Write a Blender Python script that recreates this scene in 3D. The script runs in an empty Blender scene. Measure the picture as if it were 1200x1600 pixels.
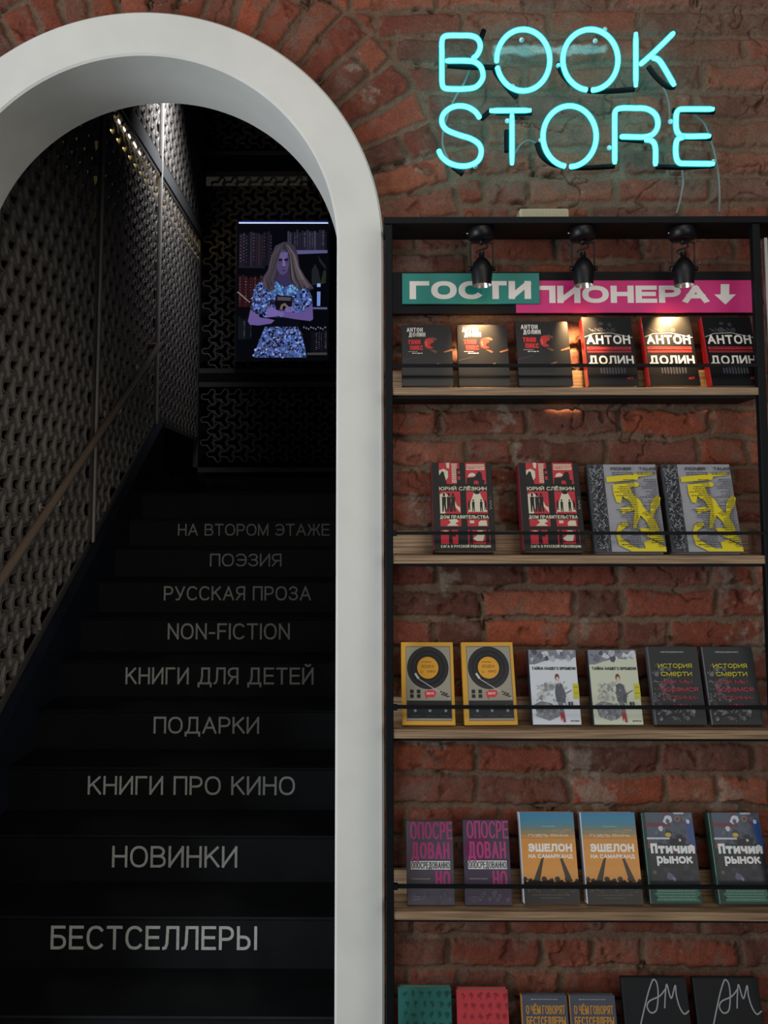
import bpy, math, random
import numpy as np
from mathutils import Vector, Matrix
random.seed(7); RS = np.random.RandomState(11)
S = bpy.context.scene; COL = S.collection

# ------------------------------------------------------------------ camera
F, CX, YH = 1250.0, 576.0, 808.0
PITCH, YAW = math.radians(4.5), math.radians(0.4)
CY = YH - F*math.tan(PITCH)
EYE = 1.77
cd = bpy.data.cameras.new('camera'); cam = bpy.data.objects.new('camera', cd); COL.objects.link(cam)
cd.sensor_width = 36; cd.lens = F/1600*36; cd.clip_start = .05
cd.shift_x = (600-CX)/1600; cd.shift_y = (CY-800)/1600
cam.location = (0, 0, EYE); cam.rotation_euler = (math.pi/2+PITCH, 0, YAW)
S.camera = cam
RC = Matrix.Rotation(YAW, 3, 'Z') @ Matrix.Rotation(math.pi/2+PITCH, 3, 'X')
def ray(px, py): return RC @ Vector(((px-CX)/F, (CY-py)/F, -1))
def P(px, py, Y):                       # a point of the photograph seen at depth Y
    d = ray(px, py); return Vector((d.x/d.y*Y, Y, EYE+d.z/d.y*Y))
def PX(px, py, X):                      # the same on a plane of constant X
    d = ray(px, py); return Vector((X, d.y/d.x*X, EYE+d.z/d.x*X))

# ------------------------------------------------------------------ world, lights, exposure
S.view_settings.view_transform = 'Standard'; S.view_settings.look = 'None'
S.view_settings.exposure = 0; S.view_settings.gamma = 1; S.view_settings.use_curve_mapping = False
w = bpy.data.worlds.new('world'); S.world = w; w.use_nodes = True
w.node_tree.nodes['Background'].inputs[0].default_value = (.80, .86, 1, 1)
w.node_tree.nodes['Background'].inputs[1].default_value = .09
def area(name, loc, target, sx, sy, power, col, spread=math.pi):
    l = bpy.data.lights.new(name, 'AREA'); l.shape = 'RECTANGLE'; l.size = sx; l.size_y = sy
    l.energy = power; l.color = col
    l.spread = spread; o = bpy.data.objects.new(name, l); COL.objects.link(o); o.location = loc
    o.rotation_euler = (Vector(target)-Vector(loc)).to_track_quat('-Z', 'Y').to_euler(); return o
area('window_daylight', (-4.0, -.4, 1.35), (0, 2.3, 1.9), 2.4, 2.6, 150, (.84, .92, 1))
area('shop_window_behind', (2.4, -2.6, 2.3), (-.4, 2.6, 1.8), 2.6, 2.2, 44, (1, .95, .88))
area('shop_ceiling_light', (.2, -.6, 4.0), (-.1, 2.3, 2.4), 2.5, 1.2, 26, (1, .93, .82))
area('stairwell_downlight', (-1.15, 5.7, 5.2), (-1.62, 5.9, 4.7), .4, .8, 8, (.9, .94, 1), 1.5)

# ------------------------------------------------------------------ helpers
def lin(c):
    if isinstance(c, str): c = tuple(int(c[i:i+2], 16) for i in (0, 2, 4))
    return tuple(((v/255)/12.92 if v/255 <= .04045 else ((v/255+.055)/1.055)**2.4) for v in c)
MATS = {}
def mat(name, col, rough=.6, metal=0, noise=0, nscale=30, bump=0, emit=None, spec=.35, coat=0):
    if name in MATS: return MATS[name]
    m = bpy.data.materials.new(name); m.use_nodes = True; nt = m.node_tree; b = nt.nodes['Principled BSDF']
    c = lin(col); b.inputs['Base Color'].default_value = (*c, 1); b.inputs['Roughness'].default_value = rough
    b.inputs['Metallic'].default_value = metal; b.inputs['Specular IOR Level'].default_value = spec
    b.inputs['Coat Weight'].default_value = coat; b.inputs['Coat Roughness'].default_value = .12
    if emit is not None:
        b.inputs['Emission Color'].default_value = (*lin(col), 1); b.inputs['Emission Strength'].default_value = emit
    if noise or bump:
        tc = nt.nodes.new('ShaderNodeTexCoord'); n = nt.nodes.new('ShaderNodeTexNoise')
        n.inputs['Scale'].default_value = nscale; n.inputs['Detail'].default_value = 8
        nt.links.new(tc.outputs['Object'], n.inputs['Vector'])
        if noise:
            r = nt.nodes.new('ShaderNodeValToRGB')
            r.color_ramp.elements[0].position = .3; r.color_ramp.elements[1].position = .7
            r.color_ramp.elements[0].color = (*[v*(1-noise) for v in c], 1)
            r.color_ramp.elements[1].color = (*[min(1, v*(1+noise)) for v in c], 1)
            nt.links.new(n.outputs['Fac'], r.inputs[0]); nt.links.new(r.outputs[0], b.inputs['Base Color'])
        if bump:
            bp = nt.nodes.new('ShaderNodeBump'); bp.inputs['Strength'].default_value = bump
            bp.inputs['Distance'].default_value = .01
            nt.links.new(n.outputs['Fac'], bp.inputs['Height']); nt.links.new(bp.outputs[0], b.inputs['Normal'])
    MATS[name] = m; return m
def ink(col, rough=.45):
    h = col if isinstance(col, str) else '%02x%02x%02x' % tuple(col)
    return mat('ink_%s_%d' % (h, rough*100), h, rough)
def glow(col, s=1.0):
    h = col if isinstance(col, str) else '%02x%02x%02x' % tuple(col)
    k = 'glow_'+h
    if k in MATS: return MATS[k]
    m = bpy.data.materials.new(k); m.use_nodes = True; b = m.node_tree.nodes['Principled BSDF']
    b.inputs['Base Color'].default_value = (0.002, .002, .002, 1); b.inputs['Roughness'].default_value = .9; b.inputs['Specular IOR Level'].default_value = .05
    b.inputs['Emission Color'].default_value = (*lin(h), 1); b.inputs['Emission Strength'].default_value = s
    MATS[k] = m; return m

class MB:
    def __init__(s): s.v = []; s.f = []; s.m = []; s.mats = []; s.smooth = []
    def mi(s, m):
        if m not in s.mats: s.mats.append(m)
        return s.mats.index(m)
    def add(s, vs, fs, m=None, smooth=False):
        k = len(s.v); s.v += [tuple(x) for x in vs]; i = s.mi(m) if m else 0
        for f in fs: s.f.append(tuple(a+k for a in f)); s.m.append(i); s.smooth.append(smooth)
    def box(s, a, b, m=None, bev=0):
        x0, y0, z0 = a; x1, y1, z1 = b
        if bev:                                     # chamfered box
            vs = []; q = bev
            lo, hi = (x0, y0, z0), (x1, y1, z1); idx = {}
            for cx_ in (0, 1):
                for cy_ in (0, 1):
                    for cz_ in (0, 1):
                        c = [(lo, hi)[k][i] for i, k in enumerate((cx_, cy_, cz_))]
                        sg = [1-2*k for k in (cx_, cy_, cz_)]
                        for ax in range(3):
                            p = list(c)
                            for j in range(3):
                                if j != ax: p[j] += sg[j]*q
                            idx[(cx_, cy_, cz_, ax)] = len(vs); vs.append(p)
            fs = []
            for ax in range(3):
                o1, o2 = [i for i in range(3) if i != ax]
                for sd in (0, 1):
                    f = []
                    for (a1, a2) in ((0, 0), (1, 0), (1, 1), (0, 1)):
                        k = [0, 0, 0]; k[ax] = sd; k[o1] = a1; k[o2] = a2; f.append(idx[(*k, ax)])
                    fs.append(f)
            for ax in range(3):                     # edges
                o1, o2 = [i for i in range(3) if i != ax]
                for a1 in (0, 1):
                    for a2 in (0, 1):
                        k = [0, 0, 0]; k[o1] = a1; k[o2] = a2; k2 = list(k); k2[ax] = 1
                        fs.append([idx[(*k, o1)], idx[(*k, o2)], idx[(*k2, o2)], idx[(*k2, o1)]])
            for cx_ in (0, 1):
                for cy_ in (0, 1):
                    for cz_ in (0, 1): fs.append([idx[(cx_, cy_, cz_, i)] for i in range(3)])
            s.add(vs, fs, m)
        else:
            vs = [(x, y, z) for x in (x0, x1) for y in (y0, y1) for z in (z0, z1)]
            s.add(vs, [(0, 1, 3, 2), (4, 6, 7, 5), (0, 4, 5, 1), (2, 3, 7, 6), (0, 2, 6, 4), (1, 5, 7, 3)], m)
    def prism(s, poly, axis, a, b, m=None):         # polygon extruded along an axis
        n = len(poly)
        def mk(p, t): return {'x': (t, p[0], p[1]), 'y': (p[0], t, p[1]), 'z': (p[0], p[1], t)}[axis]
        vs = [mk(p, a) for p in poly]+[mk(p, b) for p in poly]
        s.add(vs, [tuple(range(n)), tuple(range(2*n-1, n-1, -1))]+[(i, (i+1) % n, n+(i+1) % n, n+i) for i in range(n)], m)
    def tube(s, pts, r, m=None, n=10, cap=True):
        pts = [Vector(p) for p in pts]; rs = r if isinstance(r, (list, tuple)) else [r]*len(pts)
        t0 = (pts[1]-pts[0]).normalized(); u = t0.orthogonal().normalized(); rings = []; vs = []
        for i, p in enumerate(pts):
            t = (pts[min(i+1, len(pts)-1)]-pts[max(i-1, 0)]).normalized()
            u = (u-t*u.dot(t)).normalized(); v = t.cross(u)
            vs += [p+(u*math.cos(2*math.pi*k/n)+v*math.sin(2*math.pi*k/n))*rs[i] for k in range(n)]
        fs = [(i*n+k, i*n+(k+1) % n, (i+1)*n+(k+1) % n, (i+1)*n+k) for i in range(len(pts)-1) for k in range(n)]
        if cap: fs += [tuple(range(n))[::-1], tuple(range((len(pts)-1)*n, len(pts)*n))]
        s.add(vs, fs, m, True)
    def build(s, name, m=None, parent=None, loc=None):
        me = bpy.data.meshes.new(name); me.from_pydata(s.v, [], s.f)
        for q in (s.mats or [m]): me.materials.append(q)
        if m and not s.mats[:1] or (s.mats and s.mats[0] is None): pass
        me.polygons.foreach_set('material_index', s.m); me.polygons.foreach_set('use_smooth', s.smooth)
        me.update(); import bmesh
        bm = bmesh.new(); bm.from_mesh(me); bmesh.ops.recalc_face_normals(bm, faces=bm.faces); bm.to_mesh(me); bm.free()
        o = bpy.data.objects.new(name, me); COL.objects.link(o)
        if parent: o.parent = parent
        if loc is not None: o.location = loc
        return o
def tag(o, label, cat, group=None, kind=None):
    o['label'] = label; o['category'] = cat
    if group: o['group'] = group
    if kind: o['kind'] = kind
    return o
def thing(name, label, cat, loc=(0, 0, 0), group=None):
    o = bpy.data.objects.new(name, None); COL.objects.link(o); o.location = loc; o.empty_display_size = .05
    return tag(o, label, cat, group)
def struct(o): o['kind'] = 'structure'; return o
def copy_tree(o, parent=None):
    c = o.copy(); COL.objects.link(c)
    if parent: c.parent = parent
    for ch in [x for x in bpy.data.objects if x.parent == o]: copy_tree(ch, c)
    return c
def rel(pts, o): return [Vector(p)-Vector(o) for p in pts]
def catmull(pts, n=8, closed=False):
    pts = [Vector(p) for p in pts]; out = []; N = len(pts)
    g = (lambda i: pts[i % N]) if closed else (lambda i: pts[max(0, min(N-1, i))])
    for i in range(N if closed else N-1):
        p0, p1, p2, p3 = g(i-1), g(i), g(i+1), g(i+2)
        for k in range(n):
            t = k/n; out.append(.5*((2*p1)+(p2-p0)*t+(2*p0-5*p1+4*p2-p3)*t*t+(3*p1-p0-3*p2+p3)*t**3))
    out.append(g(0) if closed else pts[-1]); return out

# lettering drawn with strokes of even width; coordinates are centre lines in a box one cap height tall
def arc_(cx, cy, rx, ry, a0, a1, n=14, e=2.3):
    o = []
    for i in range(n+1):
        t = math.radians(a0+(a1-a0)*i/n); c, s_ = math.cos(t), math.sin(t)
        o.append((cx+rx*math.copysign(abs(c)**(2/e), c), cy+ry*math.copysign(abs(s_)**(2/e), s_)))
    return o
def bowl(y0, y1, w, x=0, d=1):
    r = min(.30, w*.55); h = (y1-y0)/2
    return [(x, y1)]+[(x+d*((w-r)+(p[0])), p[1]) for p in arc_(0, y0+h, r, h, 90, -90)]+[(x, y0)]
I_ = [[(0, 0), (0, 1)]]
def V_(x, a=0, b=1): return [(x, a), (x, b)]
O_ = arc_(.36, .5, .36, .5, 0, 360, 32)
G = {
 'А': (.70, [[(0, 0), (.35, 1)], [(.35, 1), (.70, 0)], [(.12, .33), (.58, .33)]]), 'Б': (.58, [[(.54, 1), (0, 1), (0, 0)], bowl(0, .56, .58)]),
 'В': (.60, [V_(0), bowl(.53, 1, .55), bowl(0, .53, .60)]), 'Г': (.50, [[(0, 0), (0, 1), (.50, 1)]]),
 'Д': (.78, [[(0, -.20), (0, 0), (.78, 0), (.78, -.20)], [(.08, 0), (.18, .2), (.22, .5), (.22, 1), (.66, 1), (.66, 0)]]),
 'Е': (.54, [[(.54, 0), (0, 0), (0, 1), (.54, 1)], [(0, .52), (.50, .52)]]),
 'Ж': (.92, [V_(.46), [(.02, 1), (.24, .54), (0, 0)], [(.90, 1), (.68, .54), (.92, 0)], [(.24, .54), (.68, .54)]]),
 'З': (.56, [arc_(.27, .76, .26, .24, 165, -90, 14, 2)+[(.18, .52)], [(.18, .52)]+arc_(.27, .26, .29, .26, 90, -165, 14, 2)]),
 'И': (.60, [V_(0), [(0, .02), (.60, .98)], V_(.60)]), 'К': (.58, [V_(0), [(.56, 1), (0, .40)], [(.19, .60), (.60, 0)]]),
 'Л': (.62, [[(-.03, 0), (.05, .02), (.12, .22), (.15, 1), (.62, 1), (.62, 0)]]), 'М': (.74, [V_(0), [(0, 1), (.37, .04)], [(.37, .04), (.74, 1)], V_(.74)]),
 'Н': (.60, [V_(0), V_(.60), [(0, .52), (.60, .52)]]), 'О': (.72, [O_]), 'П': (.60, [[(0, 0), (0, 1), (.60, 1), (.60, 0)]]),
 'Р': (.56, [V_(0), bowl(.44, 1, .56)]), 'С': (.66, [arc_(.36, .5, .36, .5, 42, 318, 26)]), 'Т': (.60, [V_(.30), [(0, 1), (.60, 1)]]),
 'У': (.62, [[(0, 1), (.33, .27)], [(.62, 1), (.30, .14), (.22, .01), (.06, .0)]]), 'Ф': (.80, [V_(.40, -.04, 1.04), arc_(.40, .52, .40, .30, 0, 360, 28)]),
 'Х': (.60, [[(0, 0), (.60, 1)], [(0, 1), (.60, 0)]]), 'Ч': (.56, [[(0, 1), (0, .66), (.06, .50), (.22, .44), (.56, .46)], V_(.56)]),
 'Ш': (.86, [[(0, 1), (0, 0), (.86, 0), (.86, 1)], V_(.43)]), 'Ь': (.56, [V_(0), bowl(0, .55, .56)]), 'Ы': (.80, [V_(0), bowl(0, .55, .50), V_(.80)]),
 'Э': (.66, [arc_(.30, .5, .36, .5, 138, -138, 26), [(.14, .51), (.64, .51)]]), 'Ю': (.94, [V_(0), [(0, .52), (.30, .52)], arc_(.62, .5, .32, .5, 0, 360, 28)]),
 'Я': (.56, [V_(.56), bowl(.44, 1, .56, .56, -1), [(.30, .44), (0, 0)]]), 'N': (.60, [V_(0), [(0, .98), (.60, .02)], V_(.60)]), 'F': (.50, [[(0, 0), (0, 1), (.50, 1)], [(0, .52), (.44, .52)]]),
 'I': (.0, [V_(0)]), 'L': (.48, [[(0, 1), (0, 0), (.48, 0)]]), 'R': (.58, [V_(0), bowl(.46, 1, .56), [(.30, .46), (.58, 0)]]),
 'S': (.56, [arc_(.28, .75, .27, .25, 25, 250, 14, 2)+arc_(.28, .26, .28, .26, 75, -160, 14, 2)]), '-': (.30, [[(0, .38), (.30, .38)]]),  ' ': (.30, []), 'Ц': (.68, [[(0, 1), (0, 0), (.68, 0), (.68, -.2)], V_(.56)]), 'D': (.62, [V_(0), bowl(0, 1, .62)]),
 'а': (.56, [V_(.56), arc_(.28, .5, .28, .5, 0, 360, 24)]), 'р': (.56, [V_(0, -.42, 1), arc_(.28, .5, .28, .5, 0, 360, 24)]),
 'е': (.58, [[(.0, .52), (.58, .52)]+arc_(.29, .5, .29, .5, 8, 318, 22)]), 'б': (.58, [arc_(.29, .48, .29, .48, 0, 360, 24), [(.02, .55), (.05, .95), (.2, 1.25), (.52, 1.40)]]),
}
BRV = lambda w: [arc_(w/2, 1.30, .15, .13, 200, 340, 8, 2)]
G['Й'] = (.60, G['И'][1]+BRV(.60)); G['Ё'] = (.54, G['Е'][1]+[[(.12, 1.24), (.22, 1.24)], [(.34, 1.24), (.44, 1.24)]])
for a_, b_ in zip('ABCEHKMOPTX', 'АВСЕНКМОРТХ'): G[a_] = G[b_]
for ch in 'вгджзийклмнопстуфцхчшыьэюя': G[ch] = G[ch.upper()]
def ribbon(pts, t):
    q = [pts[0]]
    for p in pts[1:]:
        if math.hypot(p[0]-q[-1][0], p[1]-q[-1][1]) > 1e-4: q.append(p)
    closed = len(q) > 4 and math.hypot(q[0][0]-q[-1][0], q[0][1]-q[-1][1]) < 1e-3
    v = []; n = len(q)
    for i in range(n):
        if closed: a, b = q[(i-1) if i else n-2], q[(i+1) if i < n-1 else 1]
        else: a, b = q[max(0, i-1)], q[min(n-1, i+1)]
        d1 = Vector((q[i][0]-a[0], q[i][1]-a[1])); d2 = Vector((b[0]-q[i][0], b[1]-q[i][1]))
        if d1.length < 1e-9: d1 = d2
        if d2.length < 1e-9: d2 = d1
        d1.normalize(); d2.normalize(); m = d1+d2
        if m.length < 1e-6: m = d1
        m.normalize(); k = 1/max(.62, m.dot(d1)); nx, ny = -m.y*k*t/2, m.x*k*t/2
        ex_ = ey = 0
        if not closed and i in (0, n-1): dd = -d2 if i == 0 else d1; ex_, ey = dd.x*t*.0, dd.y*t*.0
        v += [(q[i][0]+nx+ex_, q[i][1]+ny+ey), (q[i][0]-nx+ex_, q[i][1]-ny+ey)]
    return v, [(2*i, 2*i+1, 2*i+3, 2*i+2) for i in range(n-1)]
def text_fit(body, x0, x1, zb, zt, bold=0.0, shear=0, wide=1.0):
    if wide != 1.0:
        v, f = text_fit(body, 0, (x1-x0)/wide, zb, zt, bold, shear); return [(x0+x*wide, y, d) for x, y, d in v], f
    H = zt-zb; t = .118+bold*2.3; gap = .13 if t < .2 else .07
    low = body != body.lower() and any(c.islower() for c in body)
    W = (x1-x0)/H; n = len(body); sw = sum(G[c][0] for c in body); ns_ = body.count(' ')
    av = W-(n-ns_)*t-(n-1)*gap; s_ = av/sw
    while s_ < .45 and t > .03: t *= .92; gap *= .92; av = W-(n-ns_)*t-(n-1)*gap; s_ = av/sw
    V = []; Fc = []; x = 0; k = 0
    for c in body:
        w_, paths = G[c]; hh = .76 if (low and c.islower()) else 1.0
        sy = (hh-t)
        for p in paths:
            pts = [(x+t/2+a*s_, t/2+b*sy) for a, b in p]
            # butt ends of strokes reach the cap line and the base line
            def cap(i, j):
                a, b = pts[i], pts[j]; d = Vector((a[0]-b[0], a[1]-b[1]))
                if d.length > 1e-6: d.normalize(); e = t/2*max(abs(d.y), .0 if abs(d.y) > .3 else 1.0); pts[i] = (a[0]+d.x*e, a[1]+d.y*e)
            if math.hypot(pts[0][0]-pts[-1][0], pts[0][1]-pts[-1][1]) > 1e-3: cap(0, 1); cap(-1, -2)
            v, f = ribbon(pts, t); m = len(V); V += [(a, b, k) for a, b in v]; Fc += [tuple(i+m for i in q) for q in f]; k += 1
        x += w_*s_+(0 if c == ' ' else t)+gap
    return [(x0+a*H+shear*b*H, zb+b*H, (k % 4)*.00003) for a, b, k in V], Fc

# ------------------------------------------------------------------ measures of the place
DW = 2.325                                  # mean plane of the brick wall
DA, DAB = 2.265, 2.545                      # front and back of the white arch
AC = (-.3006*DA - .008, EYE+.3468*DA); RO, RI = .3160*DA, .2564*DA
XL = -1.62                                  # perforated wall of the stairwell
XS = -1.56                                  # inner face of the stringer
YB = 7.30                                   # back wall of the stairwell
GO, RH, Y0 = .27, .1757, 2.955              # going, riser height, face of the riser lettered first
Z0 = P(300, 1432, Y0).z                     # tread height above that riser
ZF = Z0-2*RH                                # floor

# ------------------------------------------------------------------ noise for the brick relief
def vnoise(x, y, seed):
    r = np.random.RandomState(seed); T = r.rand(256, 256)
    xi = np.floor(x).astype(int); yi = np.floor(y).astype(int); fx = x-xi; fy = y-yi
    fx = fx*fx*(3-2*fx); fy = fy*fy*(3-2*fy)
    g = lambda a, b: T[a & 255, b & 255]
    return (g(xi, yi)*(1-fx)+g(xi+1, yi)*fx)*(1-fy)+(g(xi, yi+1)*(1-fx)+g(xi+1, yi+1)*fx)*fy
def fbm(x, y, sc, seed, o=4):
    s = 0; a = .5; t = 0
    for k in range(o): s = s+a*vnoise(x*sc+13.7*k, y*sc+7.1*k, seed+k); t += a; a *= .55; sc *= 2.03
    return s/t*2-1
def sstep(a, b, x): t = np.clip((x-a)/(b-a), 0, 1); return t*t*(3-2*t)

def brick_wall():
    st = .0037
    xs = np.arange(-1.5, 1.75, st); zs = np.arange(ZF, EYE+1.95, st)
    X, Z = np.meshgrid(xs, zs)
    wx = X+fbm(X, Z, 9, 3, 3)*.012+fbm(X, Z, 55, 5, 3)*.0035; wz = Z+fbm(X, Z, 7, 21, 3)*.011+fbm(X, Z, 60, 25, 3)*.003
    # horizontal courses
    PC = .0868
    rz = (wz-ZF)/PC; row = np.floor(rz).astype(int); dz = np.minimum(rz-row, 1-(rz-row))*PC
    edge = np.zeros_like(X); bid = np.zeros(X.shape, int); rr = np.random.RandomState(5)
    for j in range(row.min(), row.max()+1):
        js = [-1.9-rr.rand()*.25]
        while js[-1] < 2.1: js.append(js[-1]+(.138 if rr.rand() < .28 else .262)+rr.randn()*.006)
        js = np.array(js); mk = row == j
        k = np.searchsorted(js, wx[mk])-1; k = np.clip(k, 0, len(js)-2)
        edge[mk] = np.minimum(wx[mk]-js[k], js[k+1]-wx[mk]); bid[mk] = (j*131+k*17) & 1023
    d = np.minimum(edge, dz)
    # ring of bricks set on end round the arch
    ax = wx-AC[0]; az = wz-AC[1]; r = np.hypot(ax, az); th = np.arctan2(az, ax)
    RT = RO+.235+.02*vnoise(th*9, th*0, 77)
    ring = (r < RT) & (az > -.12)
    TP = .112; tn = th/TP+.12*fbm(X, Z, 6, 41, 2); ti = np.floor(tn).astype(int)
    dt = np.minimum(tn-ti, 1-(tn-ti))*TP*r
    rsp = np.where((ti*7919) % 3 == 0, RO+.10+.03*((ti*31) % 4), 9.)
    dr = np.minimum(np.minimum(np.abs(r-rsp), np.abs(RT-r)), .2)
    dring = np.minimum(dt, dr); bring = (ti*37+np.where(r > rsp, 5, 0)+500) & 1023
    d = np.where(ring, dring, np.minimum(d, np.where(az > -.12, np.abs(r-RT), .2))); bid = np.where(ring, bring, bid)
    mh = .0075+.004*fbm(X, Z, 14, 61, 3)
    e = d-mh-.006*sstep(.1, .5, fbm(X, Z, 26, 65, 3))
    mask = sstep(-.001, .004, e+.002*fbm(X, Z, 150, 8, 2))
    tab = np.random.RandomState(9)
    off = tab.rand(1024)*.008; tx = tab.randn(1024)*.006; tz = tab.randn(1024)*.01
    chip = sstep(.25, .55, fbm(X, Z, 16, 90, 4))
    rough = fbm(X, Z, 45, 31, 5)
    h = mask*(.005+off[bid]*.8)+sstep(0, .014, e)*.003
    h -= chip*mask*.010
    h += rough*.0022+fbm(X, Z, 12, 33, 3)*.004
    crackn = fbm(X, Z, 6, 120, 3)
    crack = sstep(.22, .42, crackn)*np.exp(-((e+.003)/.0024)**2)*sstep(-.1, .35, fbm(X, Z, 24, 125, 3))
    c2 = np.exp(-(fbm(X, Z, 5.5, 140, 4)/.012)**2)*sstep(.1, .3, fbm(X, Z, 3.1, 150, 2))*.8
    h -= crack*.022+c2*.008
    top = sstep(EYE+1.0, EYE+1.5, Z)
    pal = np.array([lin(c) for c in ((126, 66, 48), (118, 62, 46), (136, 70, 48), (104, 62, 50), (120, 72, 56), (110, 56, 42), (132, 74, 54), (98, 60, 48))])
    bc = pal[tab.randint(0, 8, 1024)][bid]*(.8+.4*tab.rand(1024))[bid][..., None]
    bc = bc*(1+.28*rough[..., None])
    bc = bc+(np.array(lin((112, 92, 80)))-bc)*(sstep(.1, .5, fbm(X, Z, 20, 170, 4))*.5)[..., None]
    mc = np.array(lin((106, 84, 68)))*(1+.3*fbm(X, Z, 30, 180, 4)[..., None])
    bc = bc+(np.array(lin((98, 54, 42)))-bc)*(chip*.6)[..., None]
    c = mc+(bc-mc)*mask[..., None]
    pale = sstep(.42, .6, fbm(X, Z, 5, 210, 4)+.35*fbm(X, Z, 40, 215, 3))*.45
    c = c+(np.array(lin((150, 140, 126)))-c)*pale[..., None]
    smear = sstep(.2, .5, fbm(X, Z, 8, 230, 4))*mask*.35      # mortar smeared over brick faces
    c = c+(mc-c)*smear[..., None]
    A1, A2 = P(768, 92, DW), P(948, 72, DW)       # pale strip of old limewash behind the first row of letters
    band = sstep(0, .012, np.minimum(np.minimum(Z-A1.z, A2.z-Z), np.minimum(X-A1.x, A2.x-X))+.012*fbm(X, Z, 22, 260, 4))
    c = c+(np.array(lin((185, 186, 178)))-c)*(band*.9)[..., None]
    dust = sstep(EYE+.85, EYE+.95, Z)*sstep(-.6, .3, fbm(X, Z, 4, 250, 4))*sstep(AC[0]+.6, AC[0]+1.0, X)*.33   # limewash remains above the bookcase
    c = c+(np.array(lin((124, 102, 88)))-c)*dust[..., None]
    c = c*(1-.8*np.clip(crack+c2, 0, 1))[..., None]
    c = np.clip(c, 0.002, 1)
    keep = (np.hypot(X-AC[0], Z-AC[1]) > RO-.03) & ((Z > AC[1]) | (np.abs(X-AC[0]) > RO-.03)) & (X > -1.5)
    ny, nx = X.shape; idx = np.full(X.shape, -1); kk = np.where(keep.ravel())[0]
    idx.ravel()[kk] = np.arange(len(kk))
    co = np.stack([X.ravel()[kk], (DW-h).ravel()[kk], Z.ravel()[kk]], 1)
    a, b, cc, dd = idx[:-1, :-1], idx[:-1, 1:], idx[1:, 1:], idx[1:, :-1]
    ok = (a >= 0) & (b >= 0) & (cc >= 0) & (dd >= 0)
    q = np.stack([a[ok], b[ok], cc[ok], dd[ok]], 1)
    col = np.concatenate([c.reshape(-1, 3)[kk], np.ones((len(kk), 1))], 1)
    # masonry body behind the face
    body = MB(); yb = DAB-.01; yf = DW+.012
    n = 40
    arc = [(AC[0]+(RO-.02)*math.cos(t), AC[1]+(RO-.02)*math.sin(t)) for t in [math.pi*i/n for i in range(n+1)]]
    right, left = arc[0][0], arc[-1][0]
    body.box((right, yf, ZF), (1.75, yb, AC[1])); body.box((-2.3, yf, ZF), (left, yb, AC[1]))
    ztop = EYE+1.95
    for i in range(n):
        (x0, z0), (x1, z1) = arc[i], arc[i+1]
        body.prism([(x0, z0), (x0, ztop), (x1, ztop), (x1, z1)], 'y', yf, yb)
    body.box((right, yf, AC[1]), (1.75, yb, ztop)); body.box((-2.3, yf, AC[1]), (left, yb, ztop))
    bv = np.array(body.v); bf = [tuple(x+len(co) for x in f) for f in body.f]
    me = bpy.data.meshes.new('wall_brick')
    nv = len(co)+len(bv); allv = np.concatenate([co, bv]); me.vertices.add(nv); me.vertices.foreach_set('co', allv.ravel())
    loops = np.concatenate([q.ravel(), np.array(bf).ravel()]).astype(np.int32); nf = len(q)+len(bf)
    me.loops.add(len(loops)); me.loops.foreach_set('vertex_index', loops)
    me.polygons.add(nf); me.polygons.foreach_set('loop_start', np.arange(0, nf*4, 4, dtype=np.int32))
    sm = np.zeros(nf, bool); sm[:len(q)] = True; me.polygons.foreach_set('use_smooth', sm)
    me.update(calc_edges=True); me.validate()
    at = me.color_attributes.new('brick_colour', 'FLOAT_COLOR', 'POINT')
    bcol = np.tile(np.array([.06, .03, .02, 1]), (len(bv), 1))
    at.data.foreach_set('color', np.concatenate([col, bcol]).ravel())
    m = bpy.data.materials.new('old_brick'); m.use_nodes = True; nt = m.node_tree; b_ = nt.nodes['Principled BSDF']
    b_.inputs['Roughness'].default_value = .86; b_.inputs['Specular IOR Level'].default_value = .25
    an = nt.nodes.new('ShaderNodeAttribute'); an.attribute_name = 'brick_colour'
    tc = nt.nodes.new('ShaderNodeTexCoord'); no = nt.nodes.new('ShaderNodeTexNoise')
    no.inputs['Scale'].default_value = 160; no.inputs['Detail'].default_value = 6
    mp = nt.nodes.new('ShaderNodeMapRange'); mp.inputs['From Min'].default_value = .25; mp.inputs['From Max'].default_value = .75
    mp.inputs['To Min'].default_value = .72; mp.inputs['To Max'].default_value = 1.28
    vm = nt.nodes.new('ShaderNodeVectorMath'); vm.operation = 'MULTIPLY'
    bp = nt.nodes.new('ShaderNodeBump'); bp.inputs['Strength'].default_value = .5; bp.inputs['Distance'].default_value = .003
    L = nt.links.new
    L(tc.outputs['Object'], no.inputs['Vector']); L(no.outputs['Fac'], mp.inputs['Value'])
    L(an.outputs['Color'], vm.inputs[0]); L(mp.outputs[0], vm.inputs[1]); L(vm.outputs[0], b_.inputs['Base Color'])
    L(no.outputs['Fac'], bp.inputs['Height']); L(bp.outputs[0], b_.inputs['Normal'])
    me.materials.append(m)
    o = bpy.data.objects.new('wall_brick', me); COL.objects.link(o); return struct(o)
brick_wall()

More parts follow.
